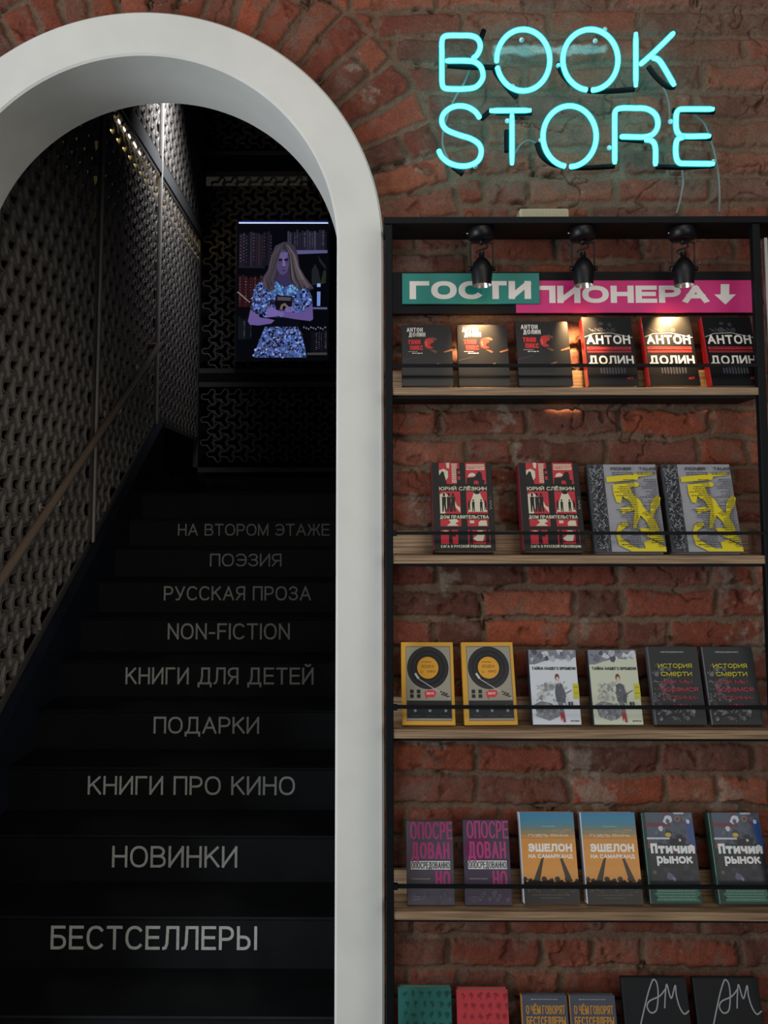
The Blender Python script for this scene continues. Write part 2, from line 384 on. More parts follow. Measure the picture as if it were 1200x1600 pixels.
# ------------------------------------------------------------------ white arch surround
plaster = mat('white_plaster', (226, 224, 216), .62, noise=.05, nscale=6, bump=.08)
def arch():
    b = MB(); n = 96
    def ring(R, Y):
        c = [(AC[0]+R, Y, ZF)]+[(AC[0]+R*math.cos(math.pi*i/n), Y, AC[1]+R*math.sin(math.pi*i/n)) for i in range(n+1)]+[(AC[0]-R, Y, ZF)]
        return c
    e = .006
    R = [ring(RO, DAB), ring(RO, DA+e), ring(RO-e, DA), ring(RI+e, DA), ring(RI, DA+e), ring(RI, DAB)]
    k = len(R[0]); vs = [p for r in R for p in r]; fs = []
    for j in range(6):
        j2 = (j+1) % 6
        for i in range(k-1): fs.append((j*k+i, j*k+i+1, j2*k+i+1, j2*k+i))
    b.add(vs, fs, plaster, True)
    o = b.build('trim_1')
    for p in o.data.polygons: p.use_smooth = True
    mod = o.modifiers.new('edge', 'EDGE_SPLIT'); mod.split_angle = math.radians(30)
    return struct(o)
arch()

# ------------------------------------------------------------------ stairwell shell and floor
dark = mat('black_paint', (14, 15, 17), .7, noise=.3, nscale=4)
ZC = EYE+4.6
def sbox(name, a, b, m): q = MB(); q.box(a, b, m); return struct(q.build(name))
sbox('floor', (-2.5, -1.0, ZF-.1), (1.9, 2.9, ZF), mat('floor_dark', (40, 38, 36), .5, noise=.2, nscale=3))
sbox('ceiling', (-2.2, DAB, ZC), (.5, YB+.3, ZC+.1), dark)
sbox('wall_left', (-2.0, DAB, ZF), (-1.86, YB+.3, ZC), dark)
sbox('wall_right', (.12, DAB, ZF), (.3, YB+.3, ZC), dark)
sbox('wall_back', (-1.86, YB+.12, ZF), (.12, YB+.3, ZC), dark)
sbox('wall_front', (-2.3, DAB-.01, EYE+1.96), (.5, DAB+.1, ZC+.1), dark)

# ------------------------------------------------------------------ staircase
tread_m = mat('black_stair_paint', (15, 17, 19), .5, noise=.35, nscale=9, bump=.05)
string_m = mat('stringer_paint', (30, 36, 48), .5, noise=.25, nscale=5)
letter_m = mat('stair_lettering', (196, 196, 190), .6, noise=.12, nscale=60)
stair = thing('staircase', 'black painted staircase with white words on its risers, behind the white arch', 'stairs', (-.7, Y0-GO, ZF))
SO = Vector(stair.location)
WORDS = [('БЕСТСЕЛЛЕРЫ', 79, 402, 1447, 1483), ('НОВИНКИ', 175, 371, 1322, 1355), ('КНИГИ ПРО КИНО', 137, 461, 1213, 1241.5),
         ('ПОДАРКИ', 240, 405, 1120, 1146), ('КНИГИ ДЛЯ ДЕТЕЙ', 196, 490, 1043, 1069), ('NON-FICTION', 262, 453, 974, 999),
         ('РУССКАЯ ПРОЗА', 256, 486, 916, 938), ('ПОЭЗИЯ', 328, 440, 865, 885), ('НА ВТОРОМ ЭТАЖЕ', 278, 515, 818.5, 837)]
for k in range(-1, 10):
    y = Y0+k*GO; zt = Z0+k*RH; b = MB()
    x1 = .117
    depth = GO+.03 if k < 9 else YB+.117-y
    b.box((XS-SO.x, y-.006-SO.y, zt-.012-SO.z), (x1-SO.x, y+depth-SO.y, zt-SO.z), tread_m, .004)
    b.box((XS-SO.x, y-SO.y, zt-RH-.001-SO.z), (x1-SO.x, y+.03-SO.y, zt-.0115-SO.z), tread_m)
    st = b.build('step' if k < 9 else 'landing', parent=stair)
    if 0 <= k < 9:
        s, xa, xb, ya, yb_ = WORDS[k]
        A = P(xa, yb_, y); B = P(xb, ya, y)
        v, f = text_fit(s, A.x-SO.x, B.x-SO.x, A.z-SO.z, B.z-SO.z, .0 if k else .004)
        t = MB(); t.add([(x, y-.0015-d-SO.y, z) for x, z, d in v], f, letter_m); t.build('lettering', parent=st)
b = MB(); sl = RH/GO
def slz(y): return Z0+(y-Y0)*sl
b.prism([(2.56, slz(2.56)-.5), (2.56, slz(2.56)+.20), (5.9, slz(5.9)+.20), (5.9, ZF), (3.3, ZF)], 'x', XS-.05, XS, string_m)
o = b.build('stringer', parent=stair); o.location = -SO
b = MB(); b.box((XS-.05, 5.9, Z0+7*RH), (XS, YB+.117, Z0+9*RH+.16), string_m); b.box((XS, YB+.09, Z0+9*RH), (.117, YB+.117, Z0+9*RH+.2), string_m)
o = b.build('skirting', parent=stair); o.location = -SO

# ------------------------------------------------------------------ perforated metal panels
sheet_m = mat('perforated_steel', (136, 129, 123), .6, metal=.1, noise=.15, nscale=7)
frame_m = mat('panel_frame_steel', (104, 98, 94), .5, metal=.1, noise=.1, nscale=7)
PA, PB = .1215, .1065
def hole_outline(off, n=14):
    L, r = .052, .0195+off
    pts = []
    for a in (0, 120, 240):
        ang = math.radians(180+a); d = (math.cos(ang), math.sin(ang)); p = (-d[1], d[0])
        # right flank, round end, left flank
        for t in np.linspace(-90, 90, n):
            q = math.radians(t)
            pts.append((d[0]*(L+r*math.cos(q))+p[0]*r*math.sin(q), d[1]*(L+r*math.cos(q))+p[1]*r*math.sin(q)))
        g = ang+math.radians(60)                     # notch between two arms
        rr = r/math.sin(math.radians(60))*1.02
        pts.append((math.cos(g)*rr, math.sin(g)*rr))
    return np.array(pts)
def perf(name, label, inside, origin, ex, nrm, ur, vr, outline, group, thick=.034, fw=.035):
    """sheet of three-armed holes; inside(u,v) keeps a cell, outline is the frame polygon in (u,v)"""
    o = Vector(origin); ex = Vector(ex); ez = Vector((0, 0, 1)); nrm = Vector(nrm)
    inn = hole_outline(0); out = hole_outline(.0098); n = len(inn); V = []; Fq = []
    k = 0
    base = []
    for i in range(n):
        j = (i+1) % n
        base += [(i, j, n+j, n+i), (2*n+i, 3*n+i, 3*n+j, 2*n+j), (i, 2*n+i, 2*n+j, j), (n+i, n+j, 3*n+j, 3*n+i)]
    base = np.array(base); E = np.array
    exa, eza, na, oa = E(ex), E(ez), E(nrm), E(o)
    for r_ in range(int(math.floor(vr[0]/PB)), int(math.ceil(vr[1]/PB))+1):
        for c_ in range(int(math.floor(ur[0]/PA))-1, int(math.ceil(ur[1]/PA))+1):
            u = c_*PA+(PA/2 if r_ % 2 else 0); v = r_*PB
            if not inside(u, v): continue
            P1 = oa+(inn[:, :1]+u)*exa+(inn[:, 1:]+v)*eza; P2 = oa+(out[:, :1]+u)*exa+(out[:, 1:]+v)*eza
            V += [P1, P2, P1-na*thick, P2-na*thick]; Fq.append(base+k); k += 4*n
    V = np.concatenate(V); Fq = np.concatenate(Fq)
    me = bpy.data.meshes.new('pierced_sheet'); me.vertices.add(len(V)); me.vertices.foreach_set('co', (V-oa).ravel())
    me.loops.add(Fq.size); me.loops.foreach_set('vertex_index', Fq.ravel().astype(np.int32)); me.polygons.add(len(Fq))
    me.polygons.foreach_set('loop_start', np.arange(0, Fq.size, 4, dtype=np.int32)); me.update(calc_edges=True)
    me.materials.append(sheet_m)
    root = thing(name, label, 'panel', tuple(o), group)
    s = bpy.data.objects.new('pierced_sheet', me); COL.objects.link(s); s.parent = root
    fr = MB(); cu = sum(p[0] for p in outline)/len(outline); cv = sum(p[1] for p in outline)/len(outline)
    m_ = len(outline)
    for i in range(m_):
        a = Vector(outline[i]); b2 = Vector(outline[(i+1) % m_]); d = (b2-a).normalized(); nn = Vector((-d.y, d.x))
        if nn.dot(Vector((cu, cv))-a) < 0: nn = -nn
        q = [a, b2, b2+nn*fw, a+nn*fw]
        vs = [ex*p.x+ez*p.y+nrm*.003 for p in q]+[ex*p.x+ez*p.y-nrm*.012 for p in q]
        fr.add(vs, [(0, 1, 2, 3), (7, 6, 5, 4), (0, 4, 5, 1), (1, 5, 6, 2), (2, 6, 7, 3), (3, 7, 4, 0)], frame_m)
    fr.build('frame', parent=root); return root
ZB0, ZB1 = PX(248, 267, XL).z, PX(248, 246, XL).z
seams = [DAB+.02, 3.33, PX(152, 550, XL).y, PX(247, 500, XL).y, YB]
G1 = 'perforated panels on the left stairwell wall'
wh = ['nearest the arch', 'behind the lower handrail', 'between two vertical strips', 'next to back corner']
for i in range(4):
    a, b2 = seams[i]+.012, seams[i+1]-.012
    za = slz(a)+.19; zb = slz(b2)+.19
    if b2 > 6.5: ol = [(a, za), (5.9, slz(5.9)+.19), (b2, slz(5.9)+.19), (b2, ZB0), (a, ZB0)]
    else: ol = [(a, za), (b2, zb), (b2, ZB0), (a, ZB0)]
    def ins(u, v, a=a, b2=b2): return a+.062 < u < b2-.062 and v < ZB0-.04 and v > slz(min(u, 5.9))+.19+.085
    f2 = (lambda u, v, a=a, b2=b2: a+.05 < u < b2-.05 and slz(min(u, 5.9))+.25 < v < ZB0-.05)
    perf('perforated_panel', 'tall perforated metal panel on left stair wall, '+wh[i], f2, (XL, 0, 0), (0, 1, 0), (1, 0, 0), (a, b2), (0, ZB0), ol, G1)
for i in range(1, 4):
    a, b2 = seams[i]+.012, seams[i+1]-.012
    f2 = lambda u, v, a=a, b2=b2: a+.05 < u < b2-.05 and ZB1+.05 < v < ZC-.05
    perf('perforated_panel', 'upper perforated panel above the smooth ledge, '+wh[i], f2, (XL, 0, 0), (0, 1, 0), (1, 0, 0), (a, b2), (ZB1, ZC), [(a, ZB1), (b2, ZB1), (b2, ZC), (a, ZC)], G1)
# back wall panels
bx0, bx1 = P(305, 500, YB).x, .11
zt1 = P(400, 243, YB).z; zt0 = P(400, 268, YB).z; zm1 = P(400, 583, YB).z; zm0 = P(400, 597, YB).z; zl = P(400, 738, YB).z
G2 = 'perforated panels on the back stairwell wall'
for nm, z0, z1 in (('uppermost, above the plain dark band', zt1, ZC), ('middle one, behind the lit screen', zm1, zt0), ('lowest, under the lit screen at the landing', zl, zm0)):
    f2 = lambda u, v, z0=z0, z1=z1: bx0+.085 < u < bx1-.06 and z0+.085 < v < z1-.05
    perf('perforated_panel', 'perforated metal panel on the back stair wall, '+nm, f2, (0, YB, 0), (1, 0, 0), (0, -1, 0), (bx0, bx1), (z0, z1), [(bx0, z0), (bx1, z0), (bx1, z1), (bx0, z1)], G2, fw=.045)
q = MB(); q.box((bx0-.03, YB-.004, zt0), (bx1, YB+.1, zt1), dark); q.box((bx0-.03, YB-.004, zm1), (bx1, YB+.1, zm0), dark); struct(q.build('trim_2'))
# smooth ledge band and vertical strips of the left wall
q = MB(); q.box((XL-.1, DAB+.02, ZB0), (XL+.012, YB, ZB1), mat('ledge_steel', (120, 120, 120), .5, metal=.2)); struct(q.build('trim_3'))
strip_m = mat('strip_steel', (196, 188, 178), .45, metal=.15)
for i, nm in ((1, 'nearest the arch, low and mostly hidden'), (2, 'crossed by the handrail'), (3, 'ending above the top stairs')):
    q = MB(); y = seams[i]
    q.box((XL-.01, y-.012, slz(y)+.19), (XL+.014, y+.012, ZC), strip_m, .003)
    tag(q.build('metal_strip', loc=(0, 0, 0)), 'slim vertical metal strip between perforated panels, '+nm, 'strip', 'vertical strips on the left stairwell wall')
# led strip glowing behind the panel
led = thing('led_strip', 'dim yellow light strip running behind the perforated wall below the ledge', 'light', (XL-.05, 5.9, 0))
q = MB(); zz = PX(262, 316, XL).z
q.box((-.01, -1.1, zz-.035), (0, YB-5.93, zz+.03), mat('led_diffuser', (235, 210, 140), .5, emit=4.5)); q.build('diffuser', parent=led)
q = MB()
for (x, y_) in ((186, 190), (194, 202), (202, 213), (210, 225), (211.5, 228), (218, 239)):
    p = PX(x, y_, XL+.004); q.box((.052, p.y-5.9-.018, p.z-.008), (.058, p.y-5.9+.018, p.z+.008), glow('ffffff', 1.6))
q.build('bright_spot', parent=led)
q = MB()
# small lamps glinting in the dark back corner
cl = P(299, 268, YB-.03); lm = thing('wall_lamp', 'tiny cluster of white lamp points in the dark back corner', 'lamp', tuple(cl))
q.tube([(0, .03, 0), (0, 0, 0)], .05, mat('lamp_body', (18, 18, 18), .5), 20)
q.build('housing', parent=lm)
for dx, dy in ((298-299, 263-268), (304-299, 271-268), (296.5-299, 279-268), (291-299, 270-268)):
    e = MB(); e.tube([(dx*.0058, -.001, -dy*.0058), (dx*.0058, -.006, -dy*.0058)], .011, glow('f4f4ff' if dx > -8 else '555560', 1.0), 10); e.build('lamp_point', parent=lm)

q = MB(); A = P(322, 290, YB+.06); B = P(480, 268, YB+.06)
q.box((A.x, YB+.06, A.z), (B.x, YB+.07, B.z), mat('dim_lamp', (60, 58, 52), .5, emit=.35))
tag(q.build('wall_light'), 'dim grey light glowing behind the back perforated panel above the screen', 'light')

# handrail
rail_m = mat('handrail_bronze', (168, 146, 126), .4, metal=.25, noise=.1, nscale=4)
XR = -1.52
p1 = PX(250, 538, XR); p0 = PX(0, 908, XR); d = (p0-p1); p00 = p1+d*1.25
hr = thing('handrail', 'long round bronze handrail climbing along the left stair wall', 'handrail', tuple(p1))
q = MB(); q.tube(rel([p00, p0, p1, p1+Vector((0, .05, .005)), p1+Vector((-.1, .06, 0))], p1), .0205, rail_m, 20); q.build('rail', parent=hr)
for t in (.08, .30, .62):
    c = p1+d*t*1.2; e = MB()
    e.tube(rel([c, c+Vector((0, 0, -.06)), c+Vector((-.03, 0, -.075)), Vector((XL+.0, c.y, c.z-.075))], p1), .006, strip_m, 8)
    e.tube(rel([Vector((XL+.004, c.y, c.z-.075)), Vector((XL+.012, c.y, c.z-.075))], p1), .025, strip_m, 16); e.build('bracket', parent=hr)

# ------------------------------------------------------------------ flat printed art on a unit canvas (u right, v down)
class Art:
    def __init__(s, w, h, mk=ink, step=.00001, base=.0004): s.w, s.h, s.mk, s.st, s.n, s.base = w, h, mk, step, 0, base; s.a = MB(); s.t = MB()
    def y(s): s.n += 1; return -(s.base+s.n*s.st)
    def poly(s, pts, c, t=None):
        y = s.y(); cl = lambda q: min(1, max(0, q))
        (t or s.a).add([(cl(u)*s.w, y, (1-cl(v))*s.h) for u, v in pts], [tuple(range(len(pts)))], s.mk(c))
    def rect(s, u0, v0, u1, v1, c): s.poly([(u0, v0), (u1, v0), (u1, v1), (u0, v1)], c)
    def ell(s, u, v, ru, rv, c, n=24, a0=0, a1=360):
        s.poly([(u+ru*math.cos(math.radians(a0+(a1-a0)*i/n)), v+rv*math.sin(math.radians(a0+(a1-a0)*i/n))) for i in range(n)], c)
    def line(s, pts, wd, c):
        for a, b in zip(pts[:-1], pts[1:]):
            ax, ay, bx, by = a[0]*s.w, a[1]*s.h, b[0]*s.w, b[1]*s.h; dx, dy = bx-ax, by-ay; L = math.hypot(dx, dy) or 1
            nx, ny = -dy/L*wd/2, dx/L*wd/2; ex_, ey = dx/L*wd*.3, dy/L*wd*.3
            s.poly([((ax-ex_+nx)/s.w, (ay-ey+ny)/s.h), ((bx+ex_+nx)/s.w, (by+ey+ny)/s.h), ((bx+ex_-nx)/s.w, (by+ey-ny)/s.h), ((ax-ex_-nx)/s.w, (ay-ey-ny)/s.h)], c)
    def text(s, body, u0, u1, v0, v1, c, bold=0.0, shear=0):
        v, f = text_fit(body, u0*s.w, u1*s.w, (1-v1)*s.h, (1-v0)*s.h, bold, shear); y = s.y()-.0001
        s.t.add([(x, y-d, z) for x, z, d in v], f, s.mk(c))
    def blob(s, u, v, r, c, n=9, ry=None):
        ry = ry or r*s.w/s.h
        s.poly([(u+r*(.6+.6*random.random())*math.cos(6.283*i/n), v+ry*(.6+.6*random.random())*math.sin(6.283*i/n)) for i in range(n)], c)
    def small(s, u0, u1, v, c, hgt=.01, n=12):       # a row of print too small to read
        x = u0
        while x < u1-.005:
            q = min(u1, x+random.uniform(.5, 1.2)*(u1-u0)/n); s.rect(x, v, q-.2*(u1-u0)/n, v+hgt*random.uniform(.75, 1), c); x = q

# ------------------------------------------------------------------ bookcase on the right
blk = mat('black_powder_coat', (8, 11, 15), .6, noise=.15, nscale=20, spec=.2)
ply = mat('plywood', (168, 138, 108), .55, noise=.12, nscale=4)
def wood_material():
    m = bpy.data.materials.new('plywood_grain'); m.use_nodes = True; nt = m.node_tree; b = nt.nodes['Principled BSDF']
    tc = nt.nodes.new('ShaderNodeTexCoord'); mp = nt.nodes.new('ShaderNodeMapping'); mp.inputs['Scale'].default_value = (2.5, 40, 120)
    n = nt.nodes.new('ShaderNodeTexNoise'); n.inputs['Scale'].default_value = 2; n.inputs['Detail'].default_value = 6
    r = nt.nodes.new('ShaderNodeValToRGB'); r.color_ramp.elements[0].position = .35; r.color_ramp.elements[1].position = .68
    r.color_ramp.elements[0].color = (*lin((114, 88, 66)), 1); r.color_ramp.elements[1].color = (*lin((176, 146, 112)), 1)
    L = nt.links.new; L(tc.outputs['Object'], mp.inputs[0]); L(mp.outputs[0], n.inputs[0]); L(n.outputs['Fac'], r.inputs[0]); L(r.outputs[0], b.inputs['Base Color'])
    b.inputs['Roughness'].default_value = .55; return m
wood = wood_material()
DF = 2.165; DK = 2.262
xl0, xl1 = P(602.5, 900, DF).x, P(614.5, 900, DF).x
xr0, xr1 = P(1187, 640, DF).x, P(1199, 640, DF).x
ztop = P(800, 339, DF).z; zbeam = P(800, 350, DF).z
case = thing('bookcase', 'tall black metal bookcase with plywood ledges against the brick wall', 'bookcase', (.5*(xl0+xr1), 2.23, ZF))
CO = Vector(case.location)
def cb(name, a, b, m, bev=.0, parent=case):
    q = MB(); q.box(Vector(a)-CO, Vector(b)-CO, m, bev); return q.build(name, parent=parent)
for x0, x1 in ((xl0, xl1), (xr0, xr1)): cb('post', (x0, DF, ZF), (x1, DF+.022, zbeam), blk, .0015)
cb('top_beam', (xl0-.004, DF-.004, zbeam), (xr1+.3, DK+.03, ztop), blk, .002)
SZ = []
for ytop, ybot in ((605, 617), (868, 881), (1141, 1155), (1426, 1439.5), (1697, 1711)):
    zt = P(850, ytop, DF).z; zb = P(850, ybot, DF).z; SZ.append(zt)
    cb('shelf', (xl1-.001, DF+.003, zb), (xr0+.001, DK+.03, zt), wood, .001)
    cb('back_ledge', (xl1-.001, DK, zt), (xr0+.001, DK+.013, zt+.064), wood, .001)
    cb('shelf_bracket', (xl1, DF+.012, zb-.008), (xr0, DK+.028, zb-.0003), blk)
for y_, in ((571,), (833,), (1105,), (1385.5,), (1668,)):
    z = P(850, y_, DF).z
    cb('rail', (xl1-.002, DF-.002, z-.0045), (xr0+.002, DF+.004, z+.0045), blk)
    cb('rail_tab', (xl1-.001, DF-.004, z-.008), (xl1+.010, DF+.008, z+.006), blk)
# neighbour unit at the right edge: its pale metal tube
q = MB(); a = P(1194.5, 372, DF+.01); 
q.box((a.x-.003, DF+.005, ZF), (a.x+.006, DF+.02, a.z), mat('pale_tube', (170, 168, 160), .4, metal=.5), .001)
# (stands beside the post, leaning on nothing: a profile of the next unit)
tag(q.build('metal_upright'), 'pale metal upright at the right edge beside the black post', 'upright')
# little ribbed box on top
q = MB(); A = P(812, 339, 2.235); B = P(889, 327, 2.235)
rb = thing('plastic_box', 'cream ribbed plastic box lying on top of the bookcase', 'box', (A.x, 2.235, ztop))
pm = mat('cream_plastic', (205, 200, 170), .5); q.box((0, 0, .001), (B.x-A.x, .06, B.z-ztop+.003), pm, .004); q.build('housing', parent=rb)
q = MB()
for i in range(26):
    x = .008+i*(B.x-A.x-.016)/25; q.box((x-.0012, -.0012, .003), (x+.0006, .001, B.z-ztop-.001), mat('cream_rib', (165, 158, 130), .6))
q.build('ribs', parent=rb)

# ------------------------------------------------------------------ header sign
DS = 2.285
sg = thing('shop_sign', 'long sign with teal and pink panels and an arrow, under the bookcase top', 'sign', tuple(P(612, 491, DS)))
GO_ = Vector(sg.location)
def srect(name, px0, py0, px1, py1, D, th, m, parent=sg):
    A = P(px0, py1, D); B = P(px1, py0, D); q = MB(); q.box((A.x-GO_.x, D-GO_.y, A.z-GO_.z), (B.x-GO_.x, D+th-GO_.y, B.z-GO_.z), m, .0008); return q.build(name, parent=parent)
srect('backboard', 612, 424, 1178, 490.5, DS, .02, mat('sign_black', (11, 11, 13), .6, spec=.2))
pink = srect('pink_panel', 806.5, 437.5, 1177, 489, DS-.004, .0035, mat('sign_pink', (206, 40, 118), .45))
teal = srect('teal_panel', 628.5, 426.5, 842.5, 475, DS-.009, .0045, mat('sign_teal', (24, 128, 118), .45))
sw = mat('sign_white', (232, 224, 216), .5)
def sletters(s, x0, x1, yt, yb, D, parent, bold=.055):
    A = P(x0, yb, D); B = P(x1, yt, D); v, f = text_fit(s, A.x-GO_.x, B.x-GO_.x, A.z-GO_.z, B.z-GO_.z, bold, wide=1.45)
    q = MB(); q.add([(x, D-GO_.y-d, z) for x, z, d in v], f, sw); q.build('lettering', parent=parent)
sletters('ГОСТИ', 640, 829.5, 439, 467.5, DS-.0098, teal); sletters('ПИОНЕРА', 832, 1107, 446, 473.5, DS-.0048, pink)
pts = [(1126, 444), (1139.5, 444), (1139.5, 460), (1150, 460), (1133.5, 476), (1116, 460), (1126, 460)]
q = MB(); q.add([P(x, y, DS-.0048)-GO_ for x, y in pts], [tuple(range(7))], sw); q.build('arrow', parent=pink)

# ------------------------------------------------------------------ spotlights under the top
sp_m = mat('spot_black', (13, 14, 16), .4); br_m = mat('spot_chrome', (200, 200, 200), .25, metal=1)
def spotlight(px, label, aim, first=None):
    DL = 2.20; top = P(px, 352, DL); top.z = zbeam
    root = thing('spotlight', label, 'spotlight', tuple(top), 'spotlights over the top row of books')
    q = MB(); q.tube([(0, 0, 0), (0, 0, -.004), (0, 0, -.03), (0, 0, -.033)], [.034, .036, .036, .030], sp_m, 32); q.build('mount', parent=root)
    q = MB(); q.tube([(-.036, 0, -.014), (-.041, 0, -.014)], .003, br_m, 10); q.build('screw', parent=root)
    zh = P(px, 420, DL).z-top.z
    q = MB(); fr = [(-.031, 0, zh), (-.031, 0, -.05), (-.028, 0, -.042), (.028, 0, -.042), (.031, 0, -.05), (.031, 0, zh)]
    q.tube(catmull(fr, 4), .0022, sp_m, 8); q.tube([(0, 0, -.03), (0, 0, -.046)], .006, sp_m, 12); q.build('yoke', parent=root)
    q = MB(); q.tube(catmull([(.004, .004, -.034), (.018, .01, -.05), (-.012, .012, -.062), (0, .006, -.078), (0, 0, zh+.03)], 6), .0026, sp_m, 8); q.build('cord', parent=root)
    zb = P(px, 446, DL).z-top.z
    H = zh-zb
    q = MB(); q.tube([(0, 0, zh+.048), (0, 0, zh+.03), (0, 0, zh+.028), (0, 0, zh+.016), (0, 0, zh+.004), (0, 0, zh-.01), (0, 0, zb)], [.007, .008, .014, .023, .0285, .030, .0262], sp_m, 32, cap=False)
    q.tube([(0, 0, zh+.048), (0, 0, zh+.05)], [.007, .004], sp_m, 16)
    q.tube([(0, 0, zb), (0, 0, zb+.02)], [.0262, .02], br_m, 32, cap=False)
    hd = q.build('lamp_head', parent=root)
    q = MB(); q.tube([(0, 0, zb+.02), (0, 0, zb+.018)], .02, mat('bulb_glow', (255, 200, 130), .4, emit=12), 24); q.build('bulb', parent=hd)
    for s in (-1, 1):
        q = MB(); q.tube([(s*.029, 0, zh), (s*.038, 0, zh)], .0075, sp_m, 14); q.build('knob', parent=root)
    l = bpy.data.lights.new('spot_beam', 'SPOT'); l.energy = 26; l.color = (1, .62, .28); l.spot_size = math.radians(60); l.spot_blend = .8; l.shadow_soft_size = .012
    lo = bpy.data.objects.new('spot_beam', l); COL.objects.link(lo); lo.parent = root; lo.location = (0, 0, zb-.004)
    lo.rotation_euler = Vector(aim).to_track_quat('-Z', 'Y').to_euler(); return root
spotlight(752, 'left of the three black spotlights, hanging in front of the teal sign panel', (-.06, .34, -1))
spotlight(910, 'middle of the three black spotlights, hanging in front of the pink sign panel', (-.03, .42, -1))
spotlight(1066, 'right one of the three black spotlights, close to the sign arrow', (-.17, .34, -1))

# ------------------------------------------------------------------ books
LEAN = math.radians(16)
def bookdims(l, r, yb, yt, Db=2.19):
    A = P(l, yb, Db); B = P(r, yb, Db); h = .22
    for _ in range(8): h = (P(l, yt, Db+h*math.sin(LEAN)).z-A.z)/math.cos(LEAN)
    return B.x-A.x, h
def book(l, r, yb, yt, shelf, th, cover, spine, pages, art, label, group, rough=.4, coat=.3, hard=True, Db=2.19, yaw=0):
    w_, h_ = bookdims(l, r, yb, yt, Db); A = P(l, yb, Db)
    root = thing('book', label, 'book', (A.x, Db, SZ[shelf]+th*math.sin(LEAN)+.0005), group)
    root.rotation_euler = (-LEAN, 0, yaw)
    cm = mat('cover_%s_%d_%d' % (cover, rough*100, coat*100), cover, rough, coat=0); sm = mat('spine_%s_%d' % (spine, coat*100), spine, rough, coat=coat)
    q = MB(); ct = .0028 if hard else .0008; e = .0
    q.box((0, 0, 0), (w_, ct, h_), cm, ct*.3); q.box((0, th-ct, 0), (w_, th, h_), cm, ct*.3); q.box((-.0012, .0003, .0002), (.003, th-.0003, h_-.0002), sm, .001)
    q.build('cover', parent=root)
    q = MB(); i = .003 if hard else .0004; q.box((.003, ct, i), (w_-i, th-ct, h_-i), mat('pages_'+pages, pages, .8, noise=.08, nscale=200)); q.build('page_block', parent=root)
    a = Art(w_, h_, lambda c: mat('print_%s_%d' % (c, coat*100), c, rough, coat=coat*.5, spec=.3)); art(a)
    if a.a.v: a.a.build('cover_print', parent=root)
    if a.t.v: a.t.build('title_lettering', parent=root)
    return root
def again(b, l, yb, label, shelf, th, Db=2.19, dyaw=0):
    c = copy_tree(b); A = P(l, yb, Db); c.location = (A.x, Db, b.location.z); c['label'] = label
    c.rotation_euler = (b.rotation_euler[0], 0, dyaw); return c

def art_twin(a):
    a.text('АНТОН', .10, .42, .05, .12, 'e8e4dc', .03); a.text('ДОЛИН', .14, .47, .13, .20, 'e8e4dc', .03)
    a.text('ТВИН', .12, .37, .25, .325, 'e02e30', .05); a.text('ПИКС', .16, .42, .345, .42, 'e02e30', .05)
    a.small(.12, .32, .44, 'c8c4bc', .012, 4); a.small(.20, .42, .465, 'e8e4dc', .015, 3)
    a.poly([(.44, .30), (.47, .24), (.53, .22), (.62, .25), (.64, .29), (.58, .31), (.55, .35), (.60, .37), (.62, .39), (.52, .40), (.46, .37)], 'c8302c')
    a.poly([(.53, .22), (.63, .21), (.70, .24), (.68, .27), (.62, .25)], '6e4a3c'); a.poly([(.54, .41), (.64, .42), (.70, .45), (.66, .47)], '6e4a3c')
    a.line([(.48, .28), (.49, .35)], .002, 'f08070')
    a.poly([(.82, .445), (1, .40), (1, .43), (.84, .465)], '94603c')
    a.poly([(.0, .585), (.30, .53), (.30, .54), (0, .60)], '3a3c42'); a.poly([(.60, .66), (.72, .63), (.74, .645), (.62, .675)], '8a6048')
    a.rect(0, .80, 1, .86, '0c0d10')
tw = book(629, 709, 603, 507, 0, .024, '121317', '101114', 'c8c0b0', art_twin, 'black book with red title, leftmost on the top shelf', 'black books with a red title on the top shelf', .3, .35)
again(tw, 718, 603, 'black book with red title under the left spotlight, catching its glare', 0, .024)
t3 = again(tw, 812, 603, 'black book with red title, third from left on the top shelf', 0, .024); t3.scale = (1.05, 1, 1.05)
def art_anton(a):
    for x, y, r in ((.38, .10, .05), (.55, .12, .05), (.36, .2, .07), (.6, .2, .06)): a.blob(x, y, r, '34363c')
    a.line([(.02, .30), (.2, .25), (.55, .24), (.98, .31)], .002, 'b8b4b0')
    for k in range(7): a.line([(.12+.06*k, .17+.02*(k % 2)), (.2+.06*k, .22)], .0015, '5a5c62')
    a.text('АНТОН', .05, .93, .275, .405, 'e6e2da', .03)
    a.rect(.04, .445, .93, .485, 'b03034'); a.rect(.04, .50, .93, .53, '8a282c'); a.small(.08, .9, .455, '501418', .015, 9)
    a.text('ДОЛИН', .05, .95, .575, .70, 'e6e2da', .03)
    for k in range(9): a.ell(.28+.058*k, .79, .016, .055-.003*abs(k-4), '6a6c74', 10)
    for k in range(9): a.ell(.28+.058*k, .79, .009, .045-.003*abs(k-4), '2a2c32', 10)
    a.text('АСТ', .78, .90, .885, .915, 'c02c34', .03)
an = book(920, 999, 603, 496, 0, .03, '0e0f12', 'c02428', 'b8b0a0', art_anton, 'black book with red spine and white capitals, fourth from left on the top shelf', 'black books with red spines on the top shelf', .3, .6, yaw=0)
again(an, 1016, 603, 'black book with red spine under the right spotlight, lit yellow', 0, .03)
again(an, 1113, 603, 'black book with red spine, rightmost on the top shelf', 0, .03)

